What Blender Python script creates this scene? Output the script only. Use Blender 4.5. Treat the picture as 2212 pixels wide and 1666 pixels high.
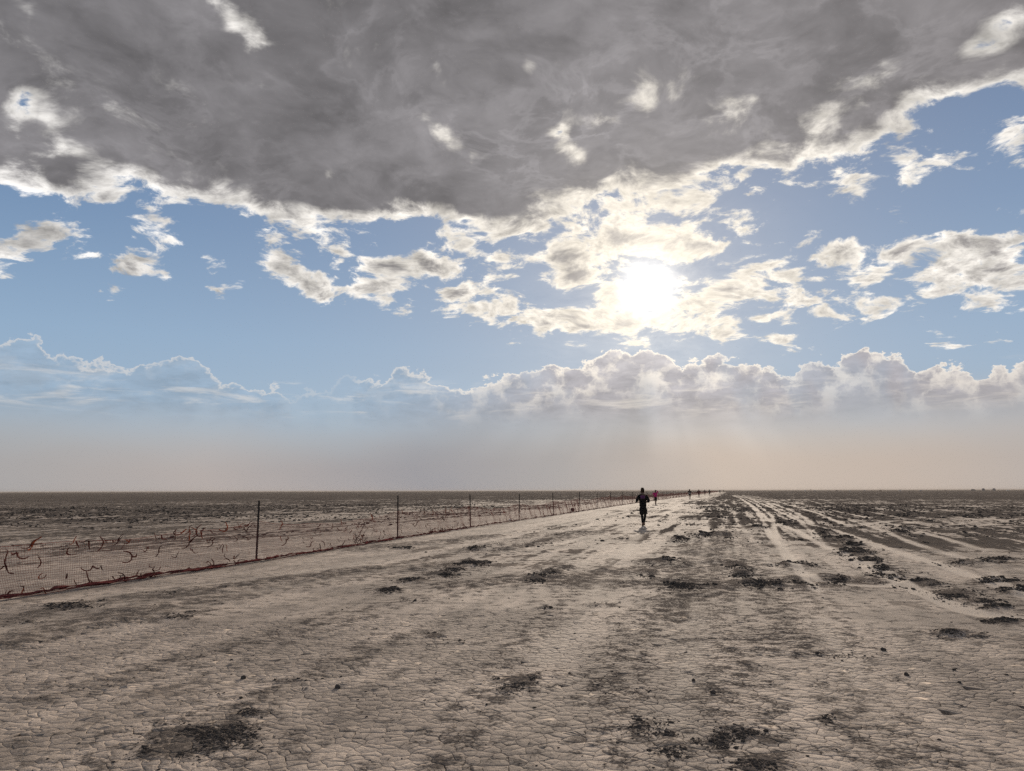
import bpy, bmesh, math, random
import numpy as np
from mathutils import Vector, Matrix, Euler
from mathutils.geometry import delaunay_2d_cdt

for _o in list(bpy.data.objects):
    bpy.data.objects.remove(_o)
SC = bpy.context.scene
COL = SC.collection
R = math.radians

# ------------------------------------------------------------------ camera
EYE = 1.68                       # height of the phone above the playa, metres
FOCAL = 1591.0                   # focal length in units of the 2212 x 1666 survey frame
PITCH, ROLL = R(8.13), R(-0.15)
cam_data = bpy.data.cameras.new('camera')
cam_data.sensor_fit = 'HORIZONTAL'
cam_data.sensor_width = 36.0
cam_data.lens = 36.0 * FOCAL / 2212.0
cam_data.clip_start, cam_data.clip_end = 0.1, 60000.0
cam = bpy.data.objects.new('camera', cam_data)
COL.objects.link(cam)
cam.location = (0, 0, EYE)
cam.rotation_euler = (Matrix.Rotation(R(90) + PITCH, 3, 'X') @ Matrix.Rotation(ROLL, 3, 'Z')).to_euler()
SC.camera = cam
CAM_M = cam.rotation_euler.to_matrix()


def bearing(px, py):
    """survey-frame measurement -> (azimuth, elevation) in degrees; azimuth 0 is due +Y"""
    d = (CAM_M @ Vector((px - 1106.0, 833.0 - py, -FOCAL))).normalized()
    return math.degrees(math.atan2(d.x, d.y)), math.degrees(math.asin(d.z))


def ground_at(px, py, z=0.0):
    d = CAM_M @ Vector((px - 1106.0, 833.0 - py, -FOCAL))
    k = (z - EYE) / d.z
    return d.x * k, d.y * k


# ------------------------------------------------------------------ sun, sky, exposure
SUN_AZ, SUN_EL = bearing(1398, 622)
sun_dir = Vector((math.sin(R(SUN_AZ)) * math.cos(R(SUN_EL)),
                  math.cos(R(SUN_AZ)) * math.cos(R(SUN_EL)), math.sin(R(SUN_EL))))
sun_data = bpy.data.lights.new('sun', 'SUN')
sun_data.energy = 5.0
sun_data.angle = R(1.1)
sun_data.color = (1.0, 0.86, 0.70)
sun = bpy.data.objects.new('sun', sun_data)
COL.objects.link(sun)
sun.location = (8, 40, 30)
sun.rotation_euler = (-sun_dir).to_track_quat('-Z', 'Y').to_euler()

SC.render.engine = 'CYCLES'
SC.cycles.max_bounces = 4
SC.cycles.diffuse_bounces = 2
SC.cycles.glossy_bounces = 1
SC.cycles.transmission_bounces = 1
SC.cycles.volume_bounces = 1
SC.cycles.caustics_reflective = False
SC.cycles.caustics_refractive = False
SC.cycles.use_denoising = False
SC.cycles.use_adaptive_sampling = True
SC.cycles.adaptive_threshold = 0.015
SC.cycles.adaptive_min_samples = 24
SC.view_settings.view_transform = 'Standard'
SC.view_settings.look = 'None'
SC.view_settings.exposure = 0.0
SC.view_settings.gamma = 1.0
SC.view_settings.use_curve_mapping = False


# ------------------------------------------------------------------ node expression helper
class Net:
    def __init__(self, tree):
        self.t = tree

    def node(self, kind, **kw):
        n = self.t.nodes.new(kind)
        for k, v in kw.items():
            setattr(n, k, v)
        return n

    def put(self, sock, v):
        if isinstance(v, bpy.types.NodeSocket):
            self.t.links.new(v, sock)
        else:
            sock.default_value = v

    def m(self, op, a, b=None, c=None, clamp=False):
        n = self.node('ShaderNodeMath', operation=op, use_clamp=clamp)
        for i, v in enumerate((a, b, c)):
            if v is not None:
                self.put(n.inputs[i], v)
        return n.outputs[0]

    def add(self, *a):
        r = a[0]
        for b in a[1:]:
            r = self.m('ADD', r, b)
        return r

    def sub(self, a, b): return self.m('SUBTRACT', a, b)

    def mul(self, *a):
        r = a[0]
        for b in a[1:]:
            r = self.m('MULTIPLY', r, b)
        return r

    def mad(self, a, b, c): return self.m('MULTIPLY_ADD', a, b, c)
    def mx(self, a, b): return self.m('MAXIMUM', a, b)
    def mn(self, a, b): return self.m('MINIMUM', a, b)
    def clamp(self, a): return self.m('ADD', a, 0.0, clamp=True)

    def step(self, v, lo, hi, a=0.0, b=1.0, smooth=True):
        n = self.node('ShaderNodeMapRange', interpolation_type='SMOOTHSTEP' if smooth else 'LINEAR', clamp=True)
        for i, x in enumerate((v, lo, hi, a, b)):
            self.put(n.inputs[i], x)
        return n.outputs[0]

    def vec(self, x, y, z=0.0):
        n = self.node('ShaderNodeCombineXYZ')
        for i, v in enumerate((x, y, z)):
            self.put(n.inputs[i], v)
        return n.outputs[0]

    def vm(self, op, a, b=None, c=None, scale=None):
        op = op.replace('ADD3', 'ADD')
        n = self.node('ShaderNodeVectorMath', operation=op)
        if c is not None:
            self.put(n.inputs[2], c)
        self.put(n.inputs[0], a)
        if b is not None:
            self.put(n.inputs[1], b)
        if scale is not None:
            self.put(n.inputs['Scale'], scale)
        return n.outputs['Value'] if op in ('LENGTH', 'DOT_PRODUCT', 'DISTANCE') else n.outputs[0]

    def noise(self, p, scale, detail=6.0, rough=0.55, lac=2.0, dist=0.0, dim='3D', kind='FBM', norm=True, color=False):
        n = self.node('ShaderNodeTexNoise', noise_dimensions=dim, noise_type=kind)
        n.normalize = norm
        if dim == '1D':
            self.put(n.inputs['W'], p)
        else:
            self.put(n.inputs['Vector'], p)
        n.inputs['Scale'].default_value = scale
        n.inputs['Detail'].default_value = detail
        n.inputs['Roughness'].default_value = rough
        n.inputs['Lacunarity'].default_value = lac
        n.inputs['Distortion'].default_value = dist
        return n.outputs['Color' if color else 'Fac']

    def mix(self, f, a, b, mode='MIX', clamp=True):
        n = self.node('ShaderNodeMix', data_type='RGBA', blend_type=mode, clamp_factor=clamp)
        self.put(n.inputs[0], f)
        for s, v in ((n.inputs[6], a), (n.inputs[7], b)):
            self.put(s, v if isinstance(v, bpy.types.NodeSocket) else (v[0], v[1], v[2], 1.0))
        return n.outputs[2]

    def gain(self, col, v):
        return self.vm('SCALE', col, scale=v)

    def curve(self, v, pts):
        """piecewise-linear height profile; pts are (x, y) with both in 0..1"""
        n = self.node('ShaderNodeFloatCurve')
        c = n.mapping.curves[0]
        pts = sorted(pts)
        while len(c.points) < len(pts):
            c.points.new(0.5, 0.5)
        for p, (x, y) in zip(c.points, pts):
            p.location = (x, y)
            p.handle_type = 'VECTOR'
        n.mapping.update()
        self.put(n.inputs['Value'], v)
        return n.outputs[0]

    def table(self, u, v, grid, v0, dv, lo, hi):
        """smooth 2-D field: rows of `grid` (values lo..hi) along u in 0..1, one row per dv from v0"""
        rows, cols = grid.shape
        total = None
        for k in range(0, rows, 3):
            n = self.node('ShaderNodeRGBCurve')
            for c in range(3):
                cv = n.mapping.curves[c]
                row = grid[min(k + c, rows - 1)]
                while len(cv.points) < cols:
                    cv.points.new(0.5, 0.5)
                for j, p in enumerate(cv.points):
                    p.location = (j / (cols - 1), (float(row[j]) - lo) / (hi - lo))
                    p.handle_type = 'VECTOR'
            n.mapping.update()
            self.put(n.inputs['Color'], u)
            e = tuple(v0 + dv * (k + c) if k + c < rows else -1e4 for c in range(3))
            wv = self.vm('ABSOLUTE', self.vm('SUBTRACT', self.vec(v, v, v), e))
            wv = self.vm('MAXIMUM', self.vm('MULTIPLY_ADD3', wv, (-1.0 / dv,) * 3, (1.0, 1.0, 1.0)), (0.0, 0.0, 0.0))
            dt = self.vm('DOT_PRODUCT', wv, n.outputs[0])
            total = dt if total is None else self.add(total, dt)
        return self.mad(total, hi - lo, lo)

    def ramp(self, v, stops, interp='LINEAR'):
        n = self.node('ShaderNodeValToRGB')
        e = n.color_ramp.elements
        n.color_ramp.interpolation = interp
        while len(e) < len(stops):
            e.new(0.5)
        for x, (p, c) in zip(e, stops):
            x.position = p
            x.color = (c[0], c[1], c[2], 1.0)
        self.put(n.inputs[0], v)
        return n.outputs[0]


def srgb(r, g, b):
    return tuple(((c / 255.0) / 12.92 if c / 255.0 <= 0.04045 else ((c / 255.0 + 0.055) / 1.055) ** 2.4) for c in (r, g, b))


# ------------------------------------------------------------------ world: Nishita sky with broken cloud and desert dust
# lower edge of the high cloud deck, survey frame
EDGE = [(-200, 400), (0, 402), (60, 425), (120, 440), (185, 408), (240, 402), (290, 412), (340, 425), (400, 440),
        (470, 452), (540, 470), (620, 484), (700, 494), (770, 496), (830, 478), (900, 463), (980, 476),
        (1060, 505), (1120, 515), (1180, 490), (1240, 455), (1300, 430), (1400, 415), (1500, 400), (1600, 385),
        (1680, 355), (1760, 345), (1830, 345), (1890, 300), (1960, 262), (2030, 228), (2120, 205), (2230, 195), (2420, 150)]
# single clouds: x, y, half width, half height, tilt
CLOUDS = [(130, 497, 74, 42, -12), (62, 522, 30, 16, 0), (288, 578, 62, 28, -38), (342, 540, 20, 30, -10), (8, 555, 34, 20, 10),
          (500, 612, 22, 9, -25), (462, 577, 22, 9, 10), (458, 536, 17, 7, 20), (622, 556, 44, 22, 25), (595, 590, 20, 8, 20),
          (300, 455, 34, 13, 20), (318, 480, 26, 11, 35), (360, 478, 18, 8, 30), (230, 420, 50, 20, 20),
          (690, 612, 58, 30, 10), (765, 620, 66, 30, 12), (838, 630, 50, 32, 10), (860, 585, 74, 32, 14), (950, 580, 66, 30, 10), (655, 598, 30, 14, 10), (905, 610, 40, 18, 10),
          (780, 562, 60, 21, 22), (735, 545, 34, 14, 20), (985, 622, 60, 32, 22), (1030, 655, 46, 24, 30), (970, 690, 26, 9, 10),
          (1015, 535, 54, 30, 20), (1085, 555, 46, 20, 10), (1100, 665, 50, 26, 10), (1115, 697, 44, 24, 0), (1180, 697, 56, 24, 3), (1245, 702, 56, 24, 3),
          (1195, 545, 66, 46, 20), (1240, 590, 56, 44, 30), (1290, 545, 70, 44, 10), (1245, 515, 54, 24, 10), (1360, 515, 64, 34, 0),
          (1460, 530, 92, 46, 8), (1535, 545, 40, 40, 0), (1330, 640, 50, 60, 10), (1310, 705, 70, 26, 0), (1400, 690, 110, 42, 0),
          (1500, 665, 90, 50, 10), (1590, 640, 70, 34, 10), (1560, 700, 110, 26, 2), (1655, 690, 60, 22, 5), (1480, 720, 60, 16, 0),
          (1650, 625, 70, 34, 20), (1720, 628, 80, 34, 10), (1790, 655, 90, 26, 12), (1880, 665, 54, 20, 5), (1620, 588, 58, 20, 0),
          (1750, 590, 50, 20, 10), (1800, 548, 60, 42, 0), (1845, 560, 34, 26, 0), (1895, 588, 62, 30, -15), (1945, 556, 64, 46, -10),
          (2050, 590, 90, 46, 5), (2085, 540, 70, 48, 0), (2170, 560, 80, 66, 0), (2215, 580, 80, 50, 0), (2080, 655, 52, 10, 0), (2010, 662, 34, 6, 0), (2200, 655, 40, 12, 0),
          (1998, 348, 62, 22, 10), (1965, 365, 30, 16, -30), (2190, 288, 48, 28, 5), (2195, 346, 40, 16, 0), (1620, 415, 28, 10, 10), (1860, 415, 18, 6, 10),
          (1500, 455, 66, 28, 20), (1450, 440, 26, 10, 0), (1570, 478, 44, 12, 18), (1600, 513, 34, 9, 10), (1932, 489, 17, 8, 10), (2105, 478, 14, 5, 0),
          (1350, 450, 76, 26, 0), (1200, 455, 60, 30, 20), (1800, 380, 54, 26, 10), (1730, 340, 80, 30, -10), (1860, 300, 90, 34, -20), (1950, 275, 40, 22, -20),
          (2130, 748, 18, 7, -10), (1990, 760, 34, 10, -25), (2080, 762, 18, 5, 0), (1840, 715, 12, 4, 0), (1700, 748, 30, 6, 20)]
# thin places in the deck: x, y, half width, half height, tilt, degrees taken away
HOLES = [(35, 190, 44, 20, 0, 5.6), (500, 25, 80, 26, 15, 2.2), (545, 75, 26, 36, 10, 2.2), (90, 245, 60, 90, 0, 2.0), (85, 350, 90, 60, 0, 2.0), (30, 60, 80, 60, 0, 2.4),
         (960, 300, 50, 14, 35, 2.6), (1018, 336, 24, 9, 30, 4.6), (300, 290, 36, 9, 30, 3.6), (262, 285, 28, 14, 0, 2.4), (345, 182, 30, 9, 0, 2.0), (945, 165, 34, 24, 30, 1.3), (565, 183, 24, 8, 30, 1.1),
         (1400, 220, 90, 60, 0, 2.2), (1215, 285, 18, 34, -20, 2.0), (1240, 330, 44, 16, 40, 3.0), (1545, 300, 50, 16, 0, 3.0), (1750, 260, 120, 40, -15, 1.6), (1600, 235, 90, 26, 0, 1.8),
         (1900, 190, 140, 40, -25, 1.9), (2090, 130, 110, 40, -30, 2.3), (2195, 45, 60, 30, -20, 3.8), (1330, 385, 130, 24, 0, 2.2), (1160, 450, 44, 34, 0, 1.8), (600, 350, 50, 26, 20, 1.3), (720, 385, 40, 22, 20, 1.3),
         (850, 110, 60, 30, 20, 1.2), (1130, 140, 80, 50, 0, 0.9), (420, 210, 90, 30, 20, 0.8)]
# tops of the cumulus line over the horizon
TOPS = [(-200, 745), (0, 738), (60, 742), (95, 752), (100, 772), (170, 782), (235, 790), (285, 812), (300, 786), (350, 778), (380, 764), (425, 770),
        (450, 808), (510, 832), (575, 850), (592, 838), (640, 852), (720, 834), (745, 820), (835, 818), (850, 800), (895, 802), (935, 826),
        (1010, 852), (1036, 822), (1085, 808), (1130, 812), (1165, 798), (1255, 792), (1285, 774), (1315, 762), (1385, 764), (1440, 772), (1472, 798), (1490, 778), (1555, 778),
        (1580, 792), (1602, 772), (1650, 796), (1692, 824), (1718, 812), (1732, 780), (1790, 784), (1830, 776), (1868, 754), (1920, 770), (1980, 802), (2010, 782),
        (2060, 790), (2120, 812), (2150, 784), (2230, 768), (2420, 790)]
AZ_SPAN = 42.0


def sky_fbm(x, y, seed):
    def h(i, j, s):
        v = np.sin(i * 127.1 + j * 311.7 + s * 74.7) * 43758.5453
        return v - np.floor(v)
    t, amp, tot = 0.0, 1.0, 0.0
    for k in range(3):
        ix, iy = np.floor(x), np.floor(y)
        fx, fy = x - ix, y - iy
        fx, fy = fx * fx * (3 - 2 * fx), fy * fy * (3 - 2 * fy)
        v = (h(ix, iy, seed) * (1 - fx) + h(ix + 1, iy, seed) * fx) * (1 - fy) + (h(ix, iy + 1, seed) * (1 - fx) + h(ix + 1, iy + 1, seed) * fx) * fy
        t, tot, amp = t + amp * v, tot + amp, amp * 0.55
        x, y, seed = x * 2.1, y * 2.1, seed + 1
    return t / tot


def cloud_layout():
    """how deep inside a cloud each bearing lies, degrees (negative: clear sky)"""
    az = np.linspace(-AZ_SPAN, AZ_SPAN, 170)
    el = 9.0 + 0.9 * np.arange(33)
    A, E = np.meshgrid(az, el)
    A0, E0 = A, E
    A = A0 + 1.0 * (sky_fbm(A0 * 0.33, E0 * 0.45, 3) - 0.5)
    E = E0 + 0.7 * (sky_fbm(A0 * 0.33 + 40, E0 * 0.45 + 7, 9) - 0.5)
    ragged = np.clip(sky_fbm(A0 * 0.55, E0 * 0.75, 5) * 3.2 - 0.9, 0.1, 1.5)
    ex, ey = zip(*[bearing(x, y) for x, y in EDGE])
    bank = np.minimum((E - np.interp(A, ex, ey)) * 1.9, 3.6)

    def ell(x, y, rx, ry, tilt):
        a, e = bearing(x, y)
        wx = rx * abs(bearing(x + 10, y)[0] - a) / 10.0
        wy = ry * abs(bearing(x, y - 10)[1] - e) / 10.0
        c, s = math.cos(R(-tilt)), math.sin(R(-tilt))
        u = ((A - a) * c + (E - e) * s) / wx
        v = (-(A - a) * s + (E - e) * c) / wy
        return np.sqrt(u * u + v * v), wx, wy
    for x, y, rx, ry, tilt, amt in HOLES:
        q, _, _ = ell(x, y, rx * 1.2, ry * 1.2, tilt)
        cut = bank - amt * 1.0 * ragged * np.exp(-1.3 * q * q)
        bank = np.maximum(cut, np.minimum(bank, -0.3 if amt > 5 else 1.5))
    small = np.full_like(bank, -3.0)
    for c in CLOUDS:
        q, wx, wy = ell(*c)
        k = 0.6 * wy + 0.4 * min(wx, 2.0)
        small = np.maximum(small, np.minimum(k * (1.03 - q), 1.7))
    return np.clip(np.maximum(bank, small), -3.0, 5.0)


def build_world():
    w = bpy.data.worlds.new('World')
    SC.world = w
    w.use_nodes = True
    t = w.node_tree
    t.nodes.clear()
    N = Net(t)
    out = N.node('ShaderNodeOutputWorld')
    bg = N.node('ShaderNodeBackground')
    bg.inputs['Strength'].default_value = 0.1
    t.links.new(bg.outputs[0], out.inputs['Surface'])

    tc = N.node('ShaderNodeTexCoord')
    D = N.vm('NORMALIZE', tc.outputs['Generated'])
    sx = N.node('ShaderNodeSeparateXYZ')
    t.links.new(D, sx.inputs[0])
    X, Y, Z = sx.outputs
    DEG = 180.0 / math.pi
    AZ = N.mul(N.m('ARCTAN2', X, Y), DEG)
    EL = N.mul(N.m('ARCSINE', Z), DEG)
    SEP = N.mul(N.m('ARCCOSINE', N.mn(N.vm('DOT_PRODUCT', D, tuple(sun_dir)), 0.99999)), DEG)
    u = N.step(AZ, -AZ_SPAN, AZ_SPAN, smooth=False)
    nearsun = N.m('EXPONENT', N.mul(SEP, -1.0 / 8.0))
    wide = N.m('EXPONENT', N.mul(SEP, -1.0 / 20.0))

    # ---- clear air: Nishita, veiled by what the cloud scatters
    sky = N.node('ShaderNodeTexSky', sky_type='NISHITA')
    sky.sun_disc = False
    sky.sun_elevation = R(SUN_EL)
    sky.sun_rotation = R(SUN_AZ)
    sky.altitude = 1200.0
    sky.air_density, sky.dust_density, sky.ozone_density = 1.0, 0.3, 1.5
    veil = N.ramp(N.mul(EL, 1.0 / 50.0), [(0.0, srgb(166, 182, 196)), (0.22, srgb(144, 172, 200)), (0.38, srgb(115, 146, 182)), (0.60, srgb(86, 114, 154)), (1.0, srgb(60, 90, 138))])
    veil = N.mix(N.mul(wide, 0.75), veil, srgb(178, 176, 182))
    clear = N.mix(0.86, sky.outputs[0], N.gain(veil, 10.0))

    # ---- cloud texture space: features shrink towards the horizon as a level deck's do
    zz = N.add(N.mx(Z, 0.0), 0.30)
    q = N.vm('DIVIDE', N.vm('MULTIPLY', D, (1.0, 1.0, 1.9)), N.vec(zz, zz, zz))
    warp = N.noise(q, 5.0, 2.0, 0.5, color=True)
    qw = N.vm('MULTIPLY_ADD3', warp, (0.13, 0.13, 0.13), q)
    n_big = N.noise(qw, 3.1, 3.0, 0.5)
    n_mid = N.noise(qw, 12.0, 9.0, 0.62)
    scud = N.noise(N.vm('MULTIPLY', qw, (1.0, 1.0, 1.3)), 6.2, 8.0, 0.60)
    n_sun = N.noise(N.vm('MULTIPLY_ADD3', N.vm('SUBTRACT', tuple(sun_dir), D), (0.09, 0.09, 0.09), qw), 9.5, 5.0, 0.60)
    n_soft = N.noise(qw, 9.5, 5.0, 0.60)
    n_bsun = N.noise(N.vm('MULTIPLY_ADD3', N.vm('SUBTRACT', tuple(sun_dir), D), (0.22, 0.22, 0.22), qw), 3.1, 3.0, 0.5)

    lay = N.table(u, N.mn(N.mx(EL, 9.0), 37.7), cloud_layout(), 9.0, 0.9, -3.0, 5.0)
    # the same kind of broken deck goes on all round, outside the picture too
    away = N.mx(N.step(N.m('ABSOLUTE', AZ), 38.0, 44.0), N.step(EL, 37.0, 44.0))
    other = N.mad(N.sub(n_big, 0.46), 22.0, N.step(EL, 10.0, 30.0, -1.6, 0.8))
    lay = N.add(N.mul(lay, N.sub(1.0, away)), N.mul(other, away))
    lay = N.sub(lay, N.step(EL, 9.6, 8.6, 0.0, 4.0))
    lay = N.mad(N.sub(n_big, 0.5), N.step(lay, 0.5, 4.0, 0.6, 4.0), lay)
    d = N.mad(N.sub(n_mid, 0.5), N.step(lay, 1.9, 3.7, 8.6, 3.0), lay)
    cover = N.step(d, -0.28, 0.80)
    thick = N.step(d, 0.42, 2.9)
    fold = N.sub(n_big, n_bsun)
    relief = N.sub(n_soft, n_sun)                    # above 0 on faces turned to the sun
    rim_col = N.mix(wide, (7.9, 7.75, 7.6), (10.8, 9.75, 8.1))
    body_tone = N.add(N.mad(n_big, -0.6, 1.25), N.mul(nearsun, 0.9), N.mul(fold, 1.3))
    body_col = N.gain(N.mix(u, (1.97, 1.90, 2.00), (2.34, 2.20, 2.24)), body_tone)
    # a lower broken sheet under the deck: darker undersides, lit on the sides turned to the sun
    low = N.step(scud, 0.49, 0.60)
    body_col = N.gain(body_col, N.mad(low, -0.13, 1.05))
    seam = N.mul(N.step(scud, 0.455, 0.497), N.step(scud, 0.545, 0.500), N.step(n_big, 0.60, 0.42), N.mad(wide, 1.1, 0.25))
    cloud = N.mix(thick, rim_col, N.gain(body_col, N.mad(seam, 0.22, 1.0)))
    cloud = N.gain(cloud, N.mad(relief, N.mad(thick, -1.2, 2.1), N.mad(nearsun, -0.10, 1.0)))
    col = N.mix(cover, clear, cloud)

    # ---- the cumulus line above the horizon
    lo_, hi_ = 4.0, 14.0
    pts = []
    for x, y in TOPS:
        a, e = bearing(x, y)
        pts.append((min(max((a + AZ_SPAN) / (2 * AZ_SPAN), 0.0), 1.0), (e - lo_) / (hi_ - lo_)))
    tops = N.mad(N.curve(u, pts), hi_ - lo_, lo_)
    p2 = N.vec(N.mul(AZ, 1.0), N.mul(EL, 1.15))
    p2 = N.vm('ADD', p2, N.vm('SCALE', N.noise(p2, 0.8, 3.0, 0.6, dim='2D', color=True), scale=0.9))
    bil = N.node('ShaderNodeTexVoronoi', feature='F1', voronoi_dimensions='2D')
    N.put(bil.inputs['Vector'], p2)
    for k, v in (('Scale', 0.42), ('Detail', 5.0), ('Roughness', 0.56), ('Lacunarity', 2.1)):
        bil.inputs[k].default_value = v
    bil.normalize = True
    n_bil = bil.outputs['Distance']
    base = N.sub(tops, EL)
    dd = N.add(base, N.mad(n_bil, -3.0, 1.0), N.mul(N.sub(n_mid, 0.5), 1.9))
    right = N.step(AZ, -12.0, 6.0)
    c2 = N.mul(N.step(dd, 0.0, 0.16), N.step(EL, 3.6, 6.2))
    # each billow head has its own lit crest
    crest = N.mx(N.step(dd, 0.12, 0.50, 1.0, 0.0), N.mul(N.step(n_bil, 0.25, 0.46), N.step(base, 0.2, 5.0, 0.9, 0.0), N.mad(right, 0.75, 0.25)))
    crest = N.mul(crest, N.mad(right, 0.25, 0.75))
    body2 = N.gain(N.mix(right, srgb(146, 166, 186), srgb(166, 163, 168)), N.mul(N.mad(N.sub(n_mid, 0.5), 1.0, N.mad(nearsun, 0.3, 1.0)), 10.0, N.step(base, 0.6, 3.4, 1.07, N.mad(right, -0.10, 1.0))))
    rim2 = N.mix(wide, (7.9, 7.4, 6.9), (10.8, 9.8, 8.4))
    col = N.mix(N.mul(c2, N.step(EL, 4.0, 7.5, 0.55, 0.97), N.mad(right, 0.30, 0.70), N.step(N.noise(N.vec(AZ, N.mul(EL, 0.5)), 0.16, 3.0, 0.55, dim='2D'), 0.36, 0.50, N.mad(right, 0.45, 0.25), 1.0)), col, N.mix(crest, body2, rim2))
    # flat wisps at the foot of the cumulus
    wisp = N.step(N.noise(N.vm('MULTIPLY', D, (1.0, 1.0, 7.0)), 9.0, 6.0, 0.62, dist=0.5), 0.53, 0.70)
    wisp = N.mul(wisp, N.step(EL, 5.0, 6.2), N.step(EL, 9.0, 7.2))
    col = N.mix(N.mul(wisp, 0.42), col, rim2)

    # ---- desert dust below
    n_dust = N.noise(N.vm('MULTIPLY', D, (1.0, 1.0, 2.0)), 3.2, 3.0, 0.5)
    az_d = N.mad(N.sub(n_dust, 0.5), 0.16, N.step(AZ, -38.0, 38.0, 0.0, 1.0, smooth=False))
    dust = N.ramp(az_d, [(0.0, srgb(166, 164, 164)), (0.22, srgb(180, 171, 167)), (0.40, srgb(156, 154, 158)), (0.55, srgb(170, 165, 163)),
                         (0.70, srgb(202, 186, 172)), (0.88, srgb(195, 180, 168)), (1.0, srgb(182, 173, 167))])
    f = N.step(N.mad(N.sub(n_dust, 0.5), 3.6, N.mad(right, -0.7, EL)), 1.4, 7.4, 0.97, 0.0)
    col = N.mix(f, col, N.gain(dust, 10.0))
    # shafts of light through the gaps under the sun
    va = N.m('ARCTAN2', N.sub(AZ, SUN_AZ), N.sub(SUN_EL, EL))
    shaft = N.noise(va, 2.9, 2.0, 0.5, dim='1D')
    zone = N.mul(N.step(EL, 9.4, 7.6), N.step(EL, 0.6, 4.5), N.step(N.m('ABSOLUTE', N.sub(AZ, SUN_AZ)), 28.0, 6.0))
    col = N.gain(col, N.mad(N.mul(N.sub(shaft, 0.5), zone), 0.48, 1.0))

    # ---- the sun itself behind thin cloud, with its aureole
    core = N.m('EXPONENT', N.mul(N.m('POWER', N.mul(SEP, 1.0 / 1.5), 2.0), -1.0))
    glow = N.m('EXPONENT', N.mul(SEP, -1.0 / 2.7))
    lightf = N.add(N.mul(core, 13.0), N.mul(glow, N.mx(N.mad(N.sub(n_mid, 0.5), 26.0, N.mad(relief, 12.0, 6.8)), 1.0)), N.mul(nearsun, 1.0))
    col = N.vm('ADD', col, N.gain(N.mix(core, (1.0, 0.90, 0.72), (1.0, 0.97, 0.92)), lightf))
    t.links.new(col, bg.inputs['Color'])
    w.cycles.sampling_method = 'MANUAL'
    w.cycles.sample_map_resolution = 512
    return w


build_world()


# ------------------------------------------------------------------ shared helpers
def material(name, build):
    m = bpy.data.materials.new(name)
    m.use_nodes = True
    m.node_tree.nodes.clear()
    N = Net(m.node_tree)
    o = N.node('ShaderNodeOutputMaterial')
    p = N.node('ShaderNodeBsdfPrincipled')
    m.node_tree.links.new(p.outputs[0], o.inputs['Surface'])
    build(N, p)
    return m


def simple(name, col, rough=0.85, spec=0.3, vary=0.25, scale=20.0):
    def b(N, p):
        g = N.node('ShaderNodeNewGeometry')
        n = N.noise(g.outputs['Position'], scale, 5.0, 0.6)
        c = N.gain(N.mix(0.0, col, col), N.mad(N.sub(n, 0.5), 2.0 * vary, 1.0))
        N.put(p.inputs['Base Color'], c)
        p.inputs['Roughness'].default_value = rough
        p.inputs['Specular IOR Level'].default_value = spec
    return material(name, b)


def mesh_obj(name, verts, faces, mat, parent=None, smooth=False, link=True):
    me = bpy.data.meshes.new(name)
    me.from_pydata(verts, [], faces)
    if mat is not None:
        me.materials.append(mat)
    if smooth:
        me.shade_smooth()
    o = bpy.data.objects.new(name, me)
    if link:
        COL.objects.link(o)
    if parent is not None:
        o.parent = parent
    return o


def fast_mesh(name, co, tris, mat):
    me = bpy.data.meshes.new(name)
    nv, nf = len(co), len(tris)
    k = tris.shape[1]
    me.vertices.add(nv)
    me.vertices.foreach_set('co', np.ascontiguousarray(co, np.float32).ravel())
    me.loops.add(nf * k)
    me.loops.foreach_set('vertex_index', np.ascontiguousarray(tris, np.int32).ravel())
    me.polygons.add(nf)
    me.polygons.foreach_set('loop_start', np.arange(0, nf * k, k, dtype=np.int32))
    me.update(calc_edges=True)
    me.validate()
    if mat is not None:
        me.materials.append(mat)
    return me


def attribute(me, name, vals):
    a = me.attributes.new(name, 'FLOAT', 'POINT')
    a.data.foreach_set('value', np.ascontiguousarray(vals, np.float32))


def empty(name, loc=(0, 0, 0), rz=0.0):
    o = bpy.data.objects.new(name, None)
    o.empty_display_size = 0.2
    COL.objects.link(o)
    o.location = loc
    o.rotation_euler = (0, 0, rz)
    return o


def tag(o, label=None, cat=None, group=None, kind=None):
    for k, v in (('label', label), ('category', cat), ('group', group), ('kind', kind)):
        if v:
            o[k] = v
    return o


def _hash(ix, iy, seed):
    h = (ix.astype(np.int64) * 374761393 + iy.astype(np.int64) * 668265263 + seed * 974711) & 0xFFFFFFFF
    h = ((h ^ (h >> 13)) * 1274126177) & 0xFFFFFFFF
    return ((h ^ (h >> 16)) & 0xFFFF) / 65535.0


def vnoise(x, y, seed=0):
    ix, iy = np.floor(x), np.floor(y)
    fx, fy = x - ix, y - iy
    fx, fy = fx * fx * (3 - 2 * fx), fy * fy * (3 - 2 * fy)
    a, b = _hash(ix, iy, seed), _hash(ix + 1, iy, seed)
    c, d = _hash(ix, iy + 1, seed), _hash(ix + 1, iy + 1, seed)
    return (a + (b - a) * fx) * (1 - fy) + (c + (d - c) * fx) * fy


def fbm(x, y, octaves=4, seed=0, rough=0.5):
    t, amp, s = 0.0, 1.0, 0.0
    for k in range(octaves):
        t = t + amp * vnoise(x * 2.03 ** k + 17.3 * k, y * 2.03 ** k - 9.1 * k, seed + k)
        s += amp
        amp *= rough
    return t / s


def sstep(v, a, b):
    f = np.clip((v - a) / (b - a), 0, 1)
    return f * f * (3 - 2 * f)


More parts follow.
